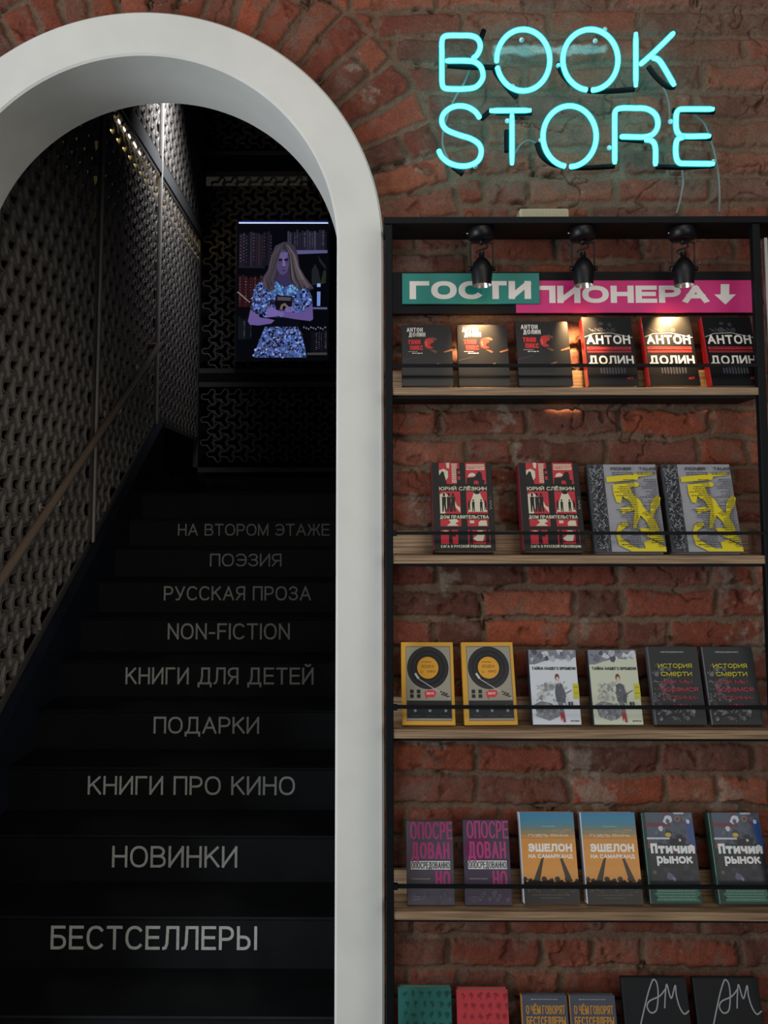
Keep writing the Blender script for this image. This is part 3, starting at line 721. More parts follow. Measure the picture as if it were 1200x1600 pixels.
def person(a, x, y, s, c):                  # a tiny printed figure
    a.ell(x, y, .018*s, .018*s, c, 8); a.poly([(x-.03*s, y+.02*s), (x+.03*s, y+.02*s), (x+.025*s, y+.09*s), (x+.03*s, y+.17*s), (x+.008*s, y+.17*s), (x, y+.1*s), (x-.01*s, y+.17*s), (x-.03*s, y+.17*s)], c)
def art_dom(a):
    R, K, C = 'c22c3a', '101012', 'd8d0b4'
    a.rect(.12, .0, .46, .25, R); a.rect(.56, 0, .90, .25, R); a.rect(.12, .335, .46, .59, R); a.rect(.56, .335, .90, .59, R)
    a.rect(.12, .655, .46, .735, R); a.rect(.56, .655, .90, .735, R); a.rect(.12, .775, .40, .93, R); a.rect(.56, .775, .92, .93, R)
    a.poly([(.12, .09), (.20, .07), (.27, .10), (.27, .17), (.22, .22), (.12, .14)], C); a.poly([(.24, .0), (.30, 0), (.29, .07), (.25, .06)], C)
    a.poly([(.12, .25), (.12, .15), (.17, .10), (.20, .11), (.21, .15), (.25, .25)], K)
    for k in range(11): a.rect(.33, .012+.021*k, .42, .024+.021*k, C)
    a.rect(.41, .07, .50, .25, K); a.rect(.43, .10, .47, .13, R); a.rect(.43, .16, .47, .20, R)
    a.rect(.58, .02, .88, .035, C); a.rect(.58, .045, .88, .085, C); a.small(.59, .87, .055, R, .02, 8)
    a.ell(.67, .17, .07, .05, C, 14, 180, 360); a.poly([(.57, .25), (.58, .18), (.70, .175), (.78, .10), (.83, .12), (.84, .2), (.88, .21), (.86, .25), (.78, .25), (.76, .21), (.70, .21), (.69, .25)], K)
    a.text('ЮРИЙ СЛЁЗКИН', .115, .90, .283, .325, C, .035)
    a.poly([(.12, .37), (.20, .35), (.36, .43), (.40, .5), (.45, .52), (.45, .58), (.38, .52), (.30, .46), (.25, .5), (.2, .59), (.12, .59)], C)
    for x in (.19, .27, .34): person(a, x, .375, 1.15, K)
    a.poly([(.69, .345), (.78, .345), (.84, .45), (.90, .58), (.90, .59), (.57, .59), (.62, .47)], C); a.ell(.735, .35, .05, .02, K, 12)
    for x in (.67, .80): person(a, x, .44, .75, K)
    person(a, .60, .45, .6, K); person(a, .87, .45, .6, K); a.rect(.58, .57, .9, .59, R); a.ell(.735, .51, .03, .015, C, 10)
    a.text('ДОМ ПРАВИТЕЛЬСТВА', .115, .91, .61, .648, C, .035)
    a.poly([(.25, .66), (.38, .65), (.42, .68), (.36, .7), (.42, .73), (.22, .73), (.29, .69)], C); a.rect(.60, .67, .67, .70, C); a.poly([(.74, .69), (.78, .67), (.87, .67), (.88, .73), (.74, .73)], C)
    a.ell(.2, .80, .05, .02, C, 10); person(a, .28, .79, 1.0, K); a.rect(.30, .80, .36, .85, K)
    a.poly([(.72, .78), (.80, .78), (.83, .83), (.80, .9), (.72, .91), (.64, .87), (.7, .84)], C); person(a, .61, .79, 1.0, K); person(a, .88, .78, 1.05, K); a.rect(.6, .9, .9, .91, K)
    a.text('САГА О РУССКОЙ РЕВОЛЮЦИИ', .115, .92, .943, .972, C, .035)
    a.text('О', .93, .97, .40, .42, '707070', 0); a.line([(.94, .44), (.97, .45), (.94, .47), (.97, .49), (.94, .51), (.97, .53), (.93, .54)], .0012, '9a9a9a')
dm = book(678, 775, 868, 731, 1, .045, '101012', '6e1c26', 'b8a890', art_dom, 'red and black illustrated book nearest the left post on the second shelf', 'red and black illustrated books on the second shelf', .5, .1)
again(dm, 819, 868, 'red and black illustrated book standing left of the grey and yellow ones', 1, .045)
def art_talks(a):
    a.rect(0, 0, .23, 1, '3c3e42')
    for k in range(300):
        u = random.uniform(.01, .19); v = random.uniform(.01, .97); d_ = random.uniform(-.05, .05)
        a.line([(u, v), (u+.015, v+d_*.3), (u+.03, v+d_)], .0014, random.choice(['8a8c92', '1c1c20', 'a8aab0', '101014']))
    Y, K = 'e0cc20', '2a2c32'
    a.poly([(.25, .16), (.70, .12), (.92, .105), (.93, .135), (.72, .155), (.70, .19), (.25, .22)], Y)
    a.poly([(.33, .25), (.42, .24), (.68, .22), (.72, .24), (.69, .27), (.58, .28), (.60, .35), (.70, .43), (.75, .52), (.82, .58), (.86, .44), (.95, .37), (1, .40), (.97, .48), (.9, .55), (.86, .62), (.9, .70), (.93, .77), (.80, .77), (.75, .66), (.68, .60), (.6, .74), (.55, .76), (.60, .55), (.55, .44), (.45, .38), (.42, .46), (.36, .45), (.33, .35)], Y)
    a.poly([(.40, .52), (.56, .50), (.6, .54), (.42, .58)], Y); a.poly([(.62, .74), (.9, .75), (.98, .90), (.90, .90), (.70, .82)], Y)
    a.poly([(.36, .70), (.46, .67), (.5, .71), (.38, .77), (.36, .85), (.48, .92), (.60, .97), (.98, .96), (.99, 1), (.50, 1), (.33, .93), (.30, .80)], Y)
    a.poly([(.68, .90), (.80, .87), (1, .96), (.7, .97)], Y)
    a.text('PIONER', .33, .63, .045, .078, K, .05); a.text('TALKS', .74, .99, .045, .078, K, .05)
    for c0, c1 in ((.34, .68), (.70, 1.0)):
        for k in range(42):
            if k in (2, 3): continue
            q = random.uniform(.0, .20) if k > 3 else 0
            a.small(c0+q, c1-.02, .105+.0205*k, K, .009, 6)
pt = book(931, 1042, 867, 730, 1, .03, '9c9ca2', '34363a', 'b8b8b8', art_talks, 'grey book with yellow splashes and a marbled spine, left one of the two', 'grey and yellow books on the second shelf', .45, .15)
again(pt, 1051, 867, 'grey book with yellow splashes, rightmost on the second shelf', 1, .03)
def art_vinyl(a):
    K = '18181b'
    a.rect(.08, .05, .94, .95, '6a6458'); a.rect(.09, .06, .93, .94, '9c9684')
    a.ell(.5, .315, .40, .26, K, 48)
    for r in (.38, .33, .28, .25): a.ell(.5, .315, r, r*.65, '26262a' if r in (.38, .28) else '141417', 48)
    a.ell(.5, .315, .205, .133, 'e0a02c', 36); a.small(.38, .58, .24, '6a4410', .012, 4); a.text('ВОДКА', .38, .62, .28, .315, '6a4410', 0, .1); a.text('О', .36, .41, .35, .38, '6a4410'); a.text('КИНО', .49, .65, .345, .375, '6a4410', 0, .1)
    a.line([(.27, .40), (.34, .46), (.92, .69)], .0022, 'b8b4ac'); a.line([(.26, .39), (.31, .44)], .006, 'c8c4bc')
    for u in (.15, .28):
        for v in (.59, .645): a.rect(u, v-.01, u+.07, v+.035, K)
    a.poly([(.42, .61), (.5, .585), (.63, .59), (.65, .63), (.6, .67), (.48, .67), (.47, .70), (.44, .665)], 'd03040'); a.text('ЗВУК', .46, .61, .61, .64, 'f0d0c8', .03)
    for k in range(3): a.rect(.72+.05*k, .60+.012*k, .77+.05*k, .615+.012*k, K); a.rect(.74+.05*k, .63+.012*k, .80+.05*k, .645+.012*k, K)
    a.rect(.09, .71, .93, .92, '1e2226')
    for u in (.24, .52, .78):
        for v in (.78, .83): a.ell(u+random.uniform(0, .05), v, .028, .018, '8a8a84', 10)
    for u in (.17, .46, .72): a.small(u, u+.18, .885, '4a4c4e', .008, 4)
vn = book(629, 712, 1138, 1008, 2, .02, 'd8a034', 'c89028', 'b8a888', art_vinyl, 'yellow bordered book with a record player cover, leftmost on the third shelf', 'yellow bordered record books on the third shelf', .45, .15)
again(vn, 727, 1138, 'yellow bordered record player book standing left of the white ones', 2, .02, dyaw=.03)
def art_tales(a, bg, mid):
    a.poly([(0, 0), (1, 0), (1, .10), (.8, .13), (.55, .12), (.3, .16), (.12, .20), (0, .2)], '82848e')
    for k in range(16): a.blob(random.uniform(.05, .95), random.uniform(.02, .13), random.uniform(.03, .08), random.choice(['b4b6be', '50525c', '6a6c78', 'd0d0d4']))
    a.text('ТАЙНА НАШЕГО ВРЕМЕНИ', .05, .97, .235, .275, '1a1a1e', .04)
    for k in range(26): a.blob(random.uniform(.15, .45), random.uniform(.46, .66), random.uniform(.03, .07), random.choice(['a8a8a4', '8c8c8c', mid, 'c4c4bc']))
    a.poly([(.05, .74), (.2, .69), (.4, .72), (.55, .80), (.6, .88), (.35, .95), (.12, .90)], '84848a')
    for k in range(14): a.blob(random.uniform(.1, .5), random.uniform(.74, .92), random.uniform(.03, .06), random.choice(['9a9a9c', '6a6a70', '76767c']))
    a.poly([(.52, .48), (.58, .45), (.66, .47), (.72, .60), (.70, .72), (.52, .70), (.50, .58)], '5c5e68'); a.ell(.565, .375, .045, .05, '7c3a38', 12); a.ell(.57, .40, .03, .035, 'd8c0b0', 10)
    a.poly([(.54, .70), (.64, .70), (.66, .84), (.58, .84)], '74767e'); a.poly([(.57, .84), (.66, .84), (.68, .97), (.63, .97), (.62, .9), (.59, .96)], 'a83238')
    for k in range(70):
        u, v = random.choice([(random.uniform(.12, .5), random.uniform(.45, .93)), (random.uniform(.5, .75), random.uniform(.45, .75)), (random.uniform(.03, .95), random.uniform(.02, .15))]); a.line([(u, v), (u+random.uniform(-.06, .06), v+random.uniform(-.03, .03))], .0009, random.choice(['3a3a40', '5a5a60', '2a2a30', 'd8d8d4']))
    a.line([(.70, .6), (.84, .55)], .002, '5a5a60'); a.rect(.76, .70, .80, .79, '2a2a2e'); a.rect(.82, .70, .85, .78, '2a2a2e')
    a.rect(.88, .46, 1, .66, 'c8c030'); a.small(.9, .99, .5, '6a6a20', .012, 3); a.small(.9, .99, .58, '6a6a20', .012, 3); a.small(.78, .96, .945, '3a3a3e', .015, 4)
w1 = book(833, 909, 1138, 1021, 2, .028, 'd8dce0', '2a2c32', 'a8a49c', lambda a: art_tales(a, 'd8dce0', 'c0c4c4'), 'white illustrated book with bluish cover beside the record books', 'white illustrated books with dark spines', .45, .1)
w2 = book(929, 1006, 1137, 1020, 2, .028, 'ccd0b8', '2a2c32', 'a8a49c', lambda a: art_tales(a, 'ccd0b8', 'b8bca8'), 'cream illustrated book with dark spine, next to the dark grey books', 'white illustrated books with dark spines', .45, .1)
def art_history(a):
    a.small(.25, .72, .065, '9a9a9a', .018, 10)
    for k in range(30): a.blob(random.uniform(.02, .42), random.uniform(.25, .75), random.uniform(.02, .06), random.choice(['4c4c50', '585a5e', '3e3e42', '6a6a6e']))
    for k in range(40): a.blob(random.uniform(.05, .85), random.uniform(.78, .93), random.uniform(.015, .05), random.choice(['5a5a5e', '707074', '48484c', '8a8a8e']))
    for k in range(90):
        u, v = random.choice([(random.uniform(.0, .35), random.uniform(.2, .7)), (random.uniform(.05, .8), random.uniform(.76, .95))]); a.line([(u, v), (u+random.uniform(-.05, .05), v+random.uniform(-.03, .03))], .0013, random.choice(['7a7a7e', '96969a', '4a4a4e', '1c1c20']))
    a.text('история', .16, .84, .225, .28, 'c0b428', .03); a.text('смерти', .20, .82, .33, .385, 'c0b428', .03)
    a.text('как мы', .20, .80, .435, .48, 'a83848', .03); a.text('боремся', .16, .90, .53, .58, 'b83848', .03); a.text('и прини-', .18, .88, .635, .68, 'a03444', .03); a.text('маем', .38, .72, .735, .78, '903040', .03)
hs = book(1026, 1106, 1138, 1015, 2, .026, '2a2c2e', '5a5a5c', '8a8a88', art_history, 'dark grey book with yellow and red title beside the cream book', 'dark grey books with yellow and red titles', .5, .1)
again(hs, 1114, 1138, 'dark grey book with yellow and red title, rightmost on the third shelf', 2, .026)
def art_oposr(a, purple=False):
    M = 'a83c72'
    a.text('ОПОСРЕ', .07, .99, .015, .225, M, .045); a.text('ДОВАН', .09, .92, .26, .46, M, .045)
    if purple: pass
    a.rect(.08, .485, .92, .585, 'd8d8d4'); a.text('ОПОСРЕДОВАННО', .09, .91, .495, .575, '3a343a', .05)
    a.text('НО', .60, .92, .60, .80, M, .045)
    a.small(.10, .50, .69, '8a848a', .014, 9); a.small(.10, .40, .90, '7a747c', .012, 7); a.small(.10, .36, .93, '7a747c', .012, 6); a.blob(.93, .93, .035, '7c3a60')
    for k in range(12): a.blob(random.uniform(.1, .9), random.uniform(.83, .97), .05, random.choice(['544e58', '4a444e']))
op = book(637, 711, 1416, 1284, 3, .02, '4c4650', '342e36', '9a948c', art_oposr, 'dull purple book with tall pink letters, leftmost on the fourth shelf', 'purple books with tall pink letters', .45, .2)
op2 = book(728, 801, 1416, 1282, 3, .02, '44384a', '2c2430', '9a948c', lambda a: (a.ell(.3, .35, .29, .18, '5c1c48', 24), art_oposr(a)), 'darker purple book with tall pink letters, beside the orange and blue ones', 'purple books with tall pink letters', .4, .3)
def art_eshelon(a):
    seq = [(0, .05, '2478a0'), (.05, .1, '2c7c9c'), (.1, .15, '407e90'), (.15, .2, '607c78'), (.2, .25, '8a7c5c'), (.25, .30, 'b88444'), (.30, .42, 'd08c3a'), (.42, .6, 'd8903c'), (.6, .76, 'd89444')]
    for v0, v1, c in seq: a.rect(0, v0, 1, v1, c)
    for k in range(9): a.blob(random.uniform(.1, .9), random.uniform(.19, .26), .09, random.choice(['9a7e58', '7c8070', 'a8845a']), ry=.008)
    a.small(.38, .66, .155, '8ab0b0', .01, 5); a.text('ГУЗЕЛЬ ЯХИНА', .14, .88, .245, .275, 'e0ccb0', .03)
    a.poly([(.36, .50), (.40, .50), (.30, .76), (.18, .76)], '3a2c20'); a.poly([(.68, .48), (.73, .50), (.90, .76), (.78, .76)], '3a2c20')
    a.text('ЭШЕЛОН', .12, .93, .35, .44, 'f0e8dc', .06); a.text('НА САМАРКАНД', .12, .93, .465, .51, 'f0e8dc', .05)
    a.rect(0, .765, 1, 1, '1e1a16')
    for k in range(22): a.blob(random.uniform(.02, .98), random.uniform(.74, .79), random.uniform(.03, .06), '1e1a16')
    for x in (.38, .62, .8): a.ell(x, .735, .05, .03, '2a2018', 12)
    for k in range(34): a.blob(random.uniform(.05, .95), random.uniform(.79, .90), .02, random.choice(['3c3424', '4a3c24', '343424', '50402c']))
    a.small(.15, .85, .90, '5a5040', .01, 9); a.small(.3, .7, .93, '5a5040', .01, 6)
es = book(820, 907, 1421, 1277, 3, .034, 'c8893c', 'd4d8e0', 'c8c4b8', art_eshelon, 'blue and orange book with white spine, the left one of the pair', 'blue and orange books with white spines', .35, .25)
again(es, 919, 1421, 'blue and orange book with white spine, the one next to the dark green books', 3, .034)
def art_rynok(a):
    a.rect(.06, .0, 1, .35, '4c5464')
    for k in range(46): a.blob(random.uniform(.08, .95), random.uniform(.04, .5), random.uniform(.03, .08), random.choice(['3a4254', '5c6474', '2a2c34', '74343c', '444a5a', '30343e']))
    a.poly([(.84, .10), (1, .10), (1, .42), (.92, .42)], '2c4c84'); a.rect(.05, .12, .55, .16, '6c3038')
    a.blob(.50, .085, .09, 'c8ccd4'); a.ell(.50, .10, .04, .03, '50586a', 10); a.ell(.70, .07, .06, .035, '8c6a54', 12); a.ell(.70, .07, .035, .02, '4a3c40', 10)
    a.blob(.35, .18, .05, 'c4c4c8'); a.blob(.90, .10, .05, 'c4ccd8'); a.ell(.48, .25, .06, .025, 'c0a440', 12); a.rect(.05, .28, .5, .30, 'c4c4c4'); a.rect(.50, .29, .8, .36, '16161a'); a.poly([(.66, .26), (.76, .25), (.78, .36), (.64, .36)], '14141a'); a.blob(.7, .31, .03, 'c8c8cc')
    a.rect(.05, .45, 1, .80, '26282e')
    for k in range(34): a.blob(random.uniform(.1, .95), random.uniform(.5, .76), random.uniform(.03, .08), random.choice(['30323a', '1c1e24', '363840', '2a2c38']))
    a.blob(.42, .70, .07, '5c6078'); a.blob(.5, .73, .04, '7a80a0'); a.blob(.14, .66, .04, '54604c')
    a.poly([(.62, .0), (.84, .0), (.83, .02), (.64, .02)], 'b0b4bc')
    a.text('Птичий', .10, .97, .345, .455, 'e4e4e2', .07); a.text('рынок', .20, .90, .485, .565, 'e4e4e2', .07)
    a.poly([(.06, .80), (.97, .80), (.93, .86), (.99, .88), (.9, .93), (.97, .97), (.1, .97), (.16, .93), (.06, .89), (.15, .86)], '2e6450')
    for k in range(5): a.small(.12+.02*(k % 2), .88, .825+.029*k, '6a9484', .011, 14)
ry = book(1018, 1099, 1424, 1280, 3, .036, '163a32', '163a32', '7a8a80', art_rynok, 'dark green book with bold white title beside the orange book', 'dark green books with bold white titles', .4, .25)
again(ry, 1126, 1424, 'dark green book with bold white title, cut by the right photo edge', 3, .036)

# bottom row, only the tops show
def art_flowers(c):
    def f(a):
        for k in range(6):
            for j in range(8):
                u, v = .12+.16*k+.04*(j % 2), .07+.12*j
                for q in range(4): a.blob(u+random.uniform(-.03, .03), v+random.uniform(-.02, .02), .025, c, 7)
                a.line([(u, v), (u+random.uniform(-.03, .03), v+.05)], .0015, c)
    return f
zs5 = SZ[4]
def book5(l, r, yt, *args, **k):
    yb = 1694
    return book(l, r, yb, yt, 4, *args, **k)
book5(624, 709, 1556, .03, '22665e', '1c524c', 'c8c0ac', art_flowers('164a46'), 'teal patterned book at the bottom left, only its top in view', 'patterned books on the lowest shelf', .5, .1)
book5(718, 800, 1559, .03, 'b8383e', '982e34', 'd8d0bc', art_flowers('8c2a32'), 'coral red patterned book at the bottom, beside the teal one', 'patterned books on the lowest shelf', .5, .1)
def art_orange(a):
    a.small(.2, .8, .05, '9a9ca4', .012, 9); a.text('О ЧЁМ ГОВОРЯТ', .08, .94, .13, .24, 'c08838', .06); a.text('БЕСТСЕЛЛЕРЫ', .08, .94, .27, .38, 'c08838', .06)
b5 = book5(822, 895, 1566, .022, '4a4c58', 'b07830', 'a8a498', art_orange, 'slate book with orange lettering at the bottom, standing beside the coral book', 'slate books with orange lettering', .5, .1)
b6 = again(b5, 899, 1694, 'slate book with orange lettering at the bottom, beside the black sketch books', 4, .022)
def art_am(a):
    g = '9a9ca0'
    def sc(pts): a.line([(u, v) for u, v in [(p.x, p.y) for p in catmull([(x, y, 0) for x, y in pts], 6)]], .0035, g)
    sc([(.16, .62), (.26, .41), (.38, .175), (.46, .05), (.50, .02), (.54, .06), (.54, .18), (.49, .33), (.40, .36), (.35, .30), (.40, .24), (.56, .19), (.66, .12)])
    sc([(.62, .31), (.65, .18), (.69, .07), (.72, .19), (.75, .20), (.82, .08), (.82, .18), (.85, .30), (.91, .37), (.985, .34)])
m1 = book5(986, 1090, 1538, .022, '131518', '0e0f12', '50504e', art_am, 'black sketchbook with chalk-like initials, the left one at the bottom right', 'black books with chalk-like initials', .6, .05)
m2 = again(m1, 1102, 1694, 'black sketchbook with chalk-like initials, cut by the right edge at the bottom', 4, .022)

# ------------------------------------------------------------------ neon sign
DN = 2.235
neon_m = bpy.data.materials.new('cyan_neon'); neon_m.use_nodes = True
nt = neon_m.node_tree; b = nt.nodes['Principled BSDF']; b.inputs['Base Color'].default_value = (.02, .1, .1, 1)
b.inputs['Emission Color'].default_value = (.036, .46, .52, 1); b.inputs['Emission Strength'].default_value = 15
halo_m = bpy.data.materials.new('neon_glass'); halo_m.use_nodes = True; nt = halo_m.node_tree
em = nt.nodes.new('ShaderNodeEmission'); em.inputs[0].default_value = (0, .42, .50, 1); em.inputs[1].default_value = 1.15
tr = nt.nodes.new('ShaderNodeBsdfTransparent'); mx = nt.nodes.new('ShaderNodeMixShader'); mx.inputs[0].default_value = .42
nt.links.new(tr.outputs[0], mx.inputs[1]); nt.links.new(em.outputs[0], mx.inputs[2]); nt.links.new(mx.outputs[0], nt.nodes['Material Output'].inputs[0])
bk_m = mat('neon_blockout', (5, 6, 7), .6, spec=.15)
ns = thing('neon_sign', 'cyan neon lettering in two rows mounted on the bare brick wall', 'neon sign', tuple(P(900, 150, DN)))
NO = Vector(ns.location)
def NP(x, y, D=DN): return P(600+x/2, y/2, D)-NO
def ell_pts(cx_, cy_, rx, ry, a0, n=28, span=352): return [(cx_+rx*math.cos(math.radians(a0+span*i/n)), cy_+ry*math.sin(math.radians(a0+span*i/n))) for i in range(n+1)]
letters = {
 'B': [[(276, 184), (292, 170), (301, 145), (293, 122), (272, 112), (240, 111), (205, 111), (188, 115), (181, 130), (181, 170), (181, 230), (182, 262), (189, 275), (210, 278), (265, 277), (292, 268), (309, 242), (304, 212), (286, 195), (260, 190), (192, 190)]],
 'O': [ell_pts(435, 188, 83, 96, 176)], 'O2': [ell_pts(645, 187, 86, 95, 96)],
 'K': [[(787, 103), (787, 270)], [(906, 102), (868, 140), (828, 178), (800, 202)], [(838, 180), (856, 186), (872, 206), (908, 268)]],
 'S': [[(300, 370), (286, 350), (262, 335), (232, 331), (205, 339), (185, 358), (181, 382), (195, 405), (232, 421), (270, 433), (296, 450), (304, 474), (294, 502), (265, 517), (232, 518), (202, 508), (181, 490), (170, 468)]],
 'T': [[(330, 346), (460, 345)], [(400, 353), (400, 514)]],
 'O3': [ell_pts(580, 426, 83, 95, 98)],
 'R': [[(721, 511), (721, 430), (721, 365), (725, 345), (742, 338), (780, 338), (820, 340), (848, 358), (856, 388), (845, 415), (820, 427), (780, 428), (738, 427)], [(815, 436), (838, 441), (848, 462), (848, 517)]],
 'E': [[(1031, 341), (940, 341), (920, 345), (913, 362), (913, 400), (922, 420), (940, 426), (1020, 425)], [(938, 428), (918, 435), (912, 455), (913, 490), (922, 508), (945, 511), (1032, 512)]],
}
for k, strokes in letters.items():
    q = MB(); g_ = MB()
    for st in strokes:
        pts = catmull([NP(x, y) for x, y in st], 5)
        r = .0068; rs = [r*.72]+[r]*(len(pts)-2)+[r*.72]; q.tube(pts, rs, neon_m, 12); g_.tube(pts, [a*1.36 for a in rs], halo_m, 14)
    L_ = q.build('neon_letter', parent=ns); g_.build('glass_tube', parent=L_)
q = MB()
for st in [[(198, 204), (260, 210), (345, 210)], [(345, 207), (352, 232), (395, 285), (415, 305)], [(543, 198), (560, 235), (595, 268), (645, 284), (720, 284), (782, 279)], [(826, 208), (850, 240), (884, 270), (908, 272)], [(312, 95), (302, 125)],
           [(304, 372), (330, 348)], [(478, 448), (492, 485), (525, 512), (570, 522)], [(580, 524), (650, 524), (720, 519)], [(850, 521), (930, 523), (1030, 517)], [(902, 346), (1032, 350)], [(920, 431), (1022, 432)], [(735, 434), (812, 440)],
           [(383, 408), (383, 475)], [(215, 521), (246, 545)], [(350, 352), (462, 353)]]:
    q.tube(catmull([NP(x, y, DN+.02) for x, y in st], 4), .0075, bk_m, 10)
q.build('blackened_tube', parent=ns)
q = MB(); cl_m = mat('clear_clip', (190, 215, 215), .2)
for x, y in ((430, 125), (178, 145), (660, 128), (545, 205), (402, 270), (704, 462), (285, 520), (490, 438), (895, 380), (385, 378), (690, 92), (1030, 505)):
    q.tube([NP(x, y, DN+.004), NP(x, y, DW-.01)], .0035, cl_m, 10); q.tube([NP(x, y, DN+.012), NP(x, y, DN+.018)], .007, cl_m, 12)
q.build('standoff', parent=ns)
cab = mat('grey_cable', (120, 118, 112), .5)
for st in ([(268, 215), (250, 260), (215, 320), (190, 390), (183, 450), (205, 505), (240, 540)], [(868, 262), (885, 300), (893, 345), (892, 380)], [(968, 358), (1000, 385), (1022, 440), (1040, 510), (1049, 590), (1048, 666)], [(932, 528), (935, 570), (926, 625), (914, 668)], [(408, 482), (425, 455), (450, 440), (480, 452)]):
    q = MB(); q.tube(catmull([NP(x, y, DW-.035) for x, y in st], 6), .0035, cab, 8); q.build('cable', parent=ns)

# ------------------------------------------------------------------ screen at the back of the stairs
DSC = YB-.09
A = P(368, 563, DSC); B = P(514, 346, DSC)
scn = thing('display_screen', 'lit portrait screen showing a long-haired person holding a book, beyond the stairs', 'screen', tuple(A))
q = MB(); W_, H_ = B.x-A.x, B.z-A.z
q.box((-.012, .002, -.012), (W_+.012, .06, H_+.012), mat('screen_bezel', (105, 104, 100), .4), .004); q.build('bezel', parent=scn)
q = MB(); q.box((W_*.3, .06, H_*.3), (W_*.7, .09, H_*.7), mat('screen_mount', (20, 20, 20), .5)); q.build('mount', parent=scn)
a = Art(W_, H_, glow, .00002, .0006)
def U(x, y): return ((x-168)/(1028-168), (y-100)/(1392-100))
def UP(*pts): return [U(*p) for p in pts]
a.rect(0, 0, 1, 1, '06070c')
for (x0, x1, y0, y1, cols) in ((190, 500, 190, 515, ['1c1824', '14141e', '221a22', '2a2430']), (640, 1010, 175, 370, ['2a2838', '201e2c', '16161f', '343244']), (190, 420, 600, 900, ['241014', '32161a', '180e12', '281216']), (190, 330, 985, 1200, ['12161a', '0c1014']), (860, 1005, 1110, 1330, ['0c0c12', '101018'])):
    x = x0
    while x < x1-14:
        w_ = random.uniform(16, 30); t = random.uniform(0, 35); a.poly(UP((x, y0+t), (x+w_-3, y0+t), (x+w_-3, y1), (x, y1)), random.choice(cols))
        if random.random() < .6:
            for k in range(9): a.poly(UP((x+4, y0+t+20+k*(y1-y0-60)/9), (x+w_-8, y0+t+20+k*(y1-y0-60)/9), (x+w_-8, y0+t+26+k*(y1-y0-60)/9), (x+4, y0+t+26+k*(y1-y0-60)/9)), random.choice(['4a4454', '383444', '5a5468']))
        x += w_
a.poly(UP((720, 372), (1015, 372), (1015, 400), (720, 410)), '55527e'); a.poly(UP((185, 515), (430, 520), (430, 540), (185, 535)), '1e1a24')
a.poly(UP((880, 905), (1015, 905), (1015, 925), (880, 922)), '55527e'); a.poly(UP((830, 1325), (1015, 1322), (1015, 1345), (830, 1345)), '3a3838')
a.poly(UP((870, 560), (900, 500), (930, 560), (960, 700), (870, 700)), '1c2024'); a.poly(UP((925, 420), (1000, 520), (1005, 560), (940, 480)), '1c1e24'); a.poly(UP((980, 560), (1005, 570), (1000, 680), (950, 690)), '24261e')
a.poly(UP((920, 760), (952, 760), (950, 892), (920, 892)), '6c88c8'); a.poly(UP((920, 684), (952, 684), (952, 716), (920, 716)), '86a4d8')
for k in range(9): a.blob(*U(185+k*13, 765+k*11), .008, 'a0967c')
for k in range(10): a.blob(*U(800+k*22, 1090+(k % 3)*8), .010, '6a6a84')
# hair behind, dress, arms, face, hair in front
a.poly(UP((610, 298), (545, 325), (505, 390), (480, 480), (460, 560), (415, 620), (400, 690), (440, 740), (470, 800), (560, 790), (700, 770), (800, 750), (890, 735), (850, 690), (790, 620), (755, 540), (740, 420), (715, 340), (670, 305)), '2e2a34')
dress = [(400, 665), (350, 700), (320, 800), (308, 920), (330, 990), (420, 960), (440, 1080), (400, 1180), (335, 1345), (345, 1368), (820, 1368), (815, 1300), (780, 1150), (745, 1090), (770, 960), (880, 880), (870, 800), (830, 720), (740, 680), (690, 680), (620, 720), (560, 665)]
a.poly(UP(*dress), '40568e')
def inside(x, y, pl):
    c = False; j = len(pl)-1
    for i in range(len(pl)):
        if (pl[i][1] > y) != (pl[j][1] > y) and x < (pl[j][0]-pl[i][0])*(y-pl[i][1])/(pl[j][1]-pl[i][1])+pl[i][0]: c = not c
        j = i
    return c
for k in range(1500):
    x, y = random.uniform(305, 885), random.uniform(670, 1368)
    if inside(x, y, dress):
        up = y < 790; cs = ['4c80b4', '5c94c4', '5084bc', '78a4d0', '2a3a70'] if up and 470 < x < 740 else ['6c8cd0', '8ca4e0', '4a68b0', '14162a', '1c1a30', '0e1020', '7080c0', '2a2434', '4a3840', '141a38']
        a.blob(*U(x, y), random.uniform(.007, .017), random.choice(cs), 7)
a.poly(UP((430, 1000), (770, 1000), (760, 1090), (440, 1090)), '0a0a14')
a.poly(UP((565, 560), (655, 560), (665, 665), (700, 690), (620, 730), (545, 670)), '342c4c')
a.line(UP((505, 700), (520, 760), (560, 810)), .006, '14142a'); a.line(UP((560, 665), (600, 740), (625, 800)), .006, '14142a')
a.poly(UP((305, 930), (345, 960), (400, 1005), (470, 1015), (530, 1030), (500, 1060), (380, 1078), (300, 1070), (283, 1040)), '62528c')
a.poly(UP((880, 890), (887, 1020), (860, 1038), (720, 1020), (600, 1000), (540, 960), (560, 935), (700, 960), (800, 950), (850, 900)), '5a4c84')
a.poly(UP((455, 930), (480, 905), (510, 905), (560, 945), (615, 960), (615, 990), (560, 990), (500, 1000), (450, 1005)), '6c5e9c')
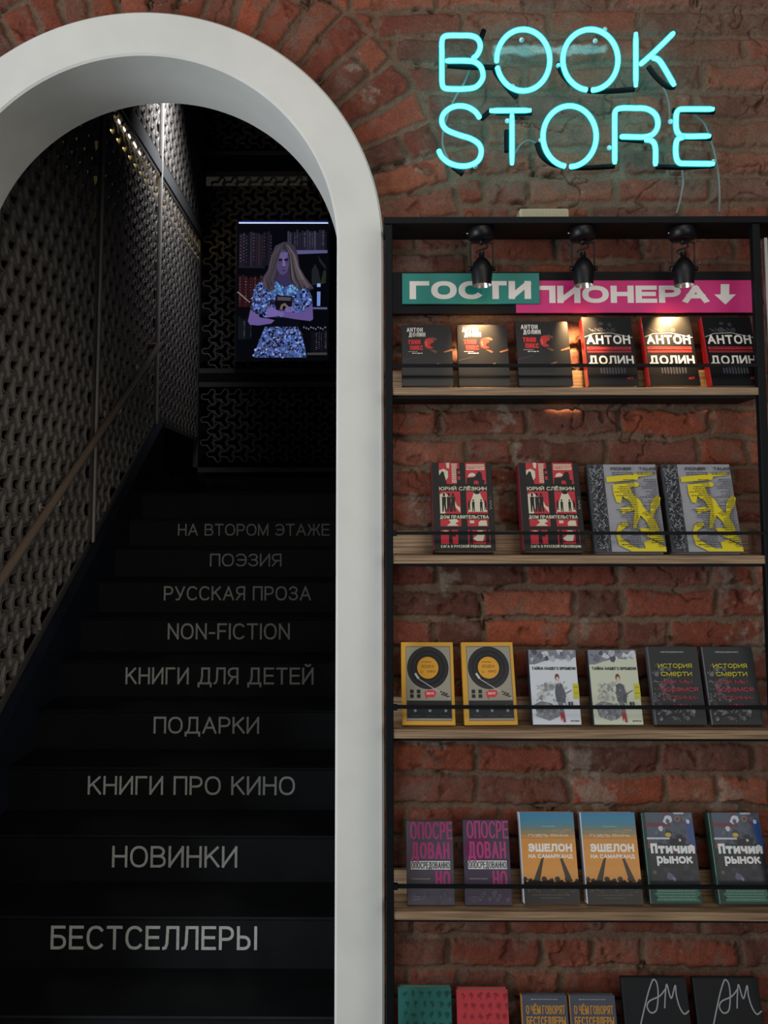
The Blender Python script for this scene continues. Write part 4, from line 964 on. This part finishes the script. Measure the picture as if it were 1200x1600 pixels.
a.poly(UP((540, 800), (690, 808), (690, 905), (640, 942), (545, 935), (530, 880)), '0e0d14'); a.poly(UP((552, 812), (680, 820), (678, 850), (556, 846)), '4c4450'); a.poly(UP((575, 930), (590, 885), (625, 870), (655, 900), (640, 925), (625, 895), (605, 900), (600, 935)), '6a5c54')
a.poly(UP((620, 930), (650, 905), (700, 905), (712, 915), (660, 925), (720, 935), (715, 948), (640, 955)), '6a5c98')
a.ell(*U(602, 490), .070, .090, '443a62', 28); a.poly(UP((545, 500), (660, 500), (645, 580), (610, 612), (575, 600), (550, 560)), '4a4068')
a.poly(UP((560, 400), (650, 400), (640, 455), (565, 455)), '5e5484'); a.poly(UP((600, 450), (615, 450), (628, 525), (600, 532)), '6c6094')
a.ell(*U(577, 470), .022, .008, '14101e', 12); a.ell(*U(632, 470), .022, .008, '14101e', 12); a.poly(UP((552, 456), (598, 462), (598, 468), (552, 464)), '1e1828'); a.poly(UP((612, 463), (658, 456), (658, 463), (612, 469)), '1e1828')
a.poly(UP((590, 532), (628, 530), (622, 540), (596, 541)), '3a305a'); a.poly(UP((585, 566), (610, 560), (634, 566), (612, 580)), '3c2a50')
a.poly(UP((612, 300), (600, 350), (560, 420), (545, 500), (545, 580), (520, 660), (530, 740), (480, 770), (430, 730), (415, 640), (465, 560), (490, 440), (530, 340)), '3c3644')
a.poly(UP((612, 300), (650, 380), (665, 460), (668, 560), (655, 640), (690, 690), (760, 740), (880, 735), (820, 650), (760, 570), (740, 440), (710, 340), (660, 305)), '34303e')
hs_ = ['463e48', '544a52', '221e28', '363038', '5c5254', '18161e']
for k in range(26):
    t = k/25; x0 = 610-85*t; a.line(UP((608-30*t, 315+30*t), (570-70*t, 440), (530-60*t, 560+20*t), (500-70*t, 650), (520-80*t+random.uniform(-20, 20), 740)), .004, random.choice(hs_))
for k in range(30):
    t = k/29; a.line(UP((620+35*t, 315+25*t), (662+60*t, 430), (668+85*t, 540), (670+140*t, 640), (720+160*t+random.uniform(-15, 10), 720+random.uniform(-10, 20))), .004, random.choice(hs_+['74686a']))
a.poly(UP((188, 118), (1022, 122), (1022, 133), (188, 130)), 'd8e4ff'); a.poly(UP((188, 108), (1022, 112), (1022, 120), (188, 117)), '2038a0')
a.a.build('screen_picture', parent=scn)
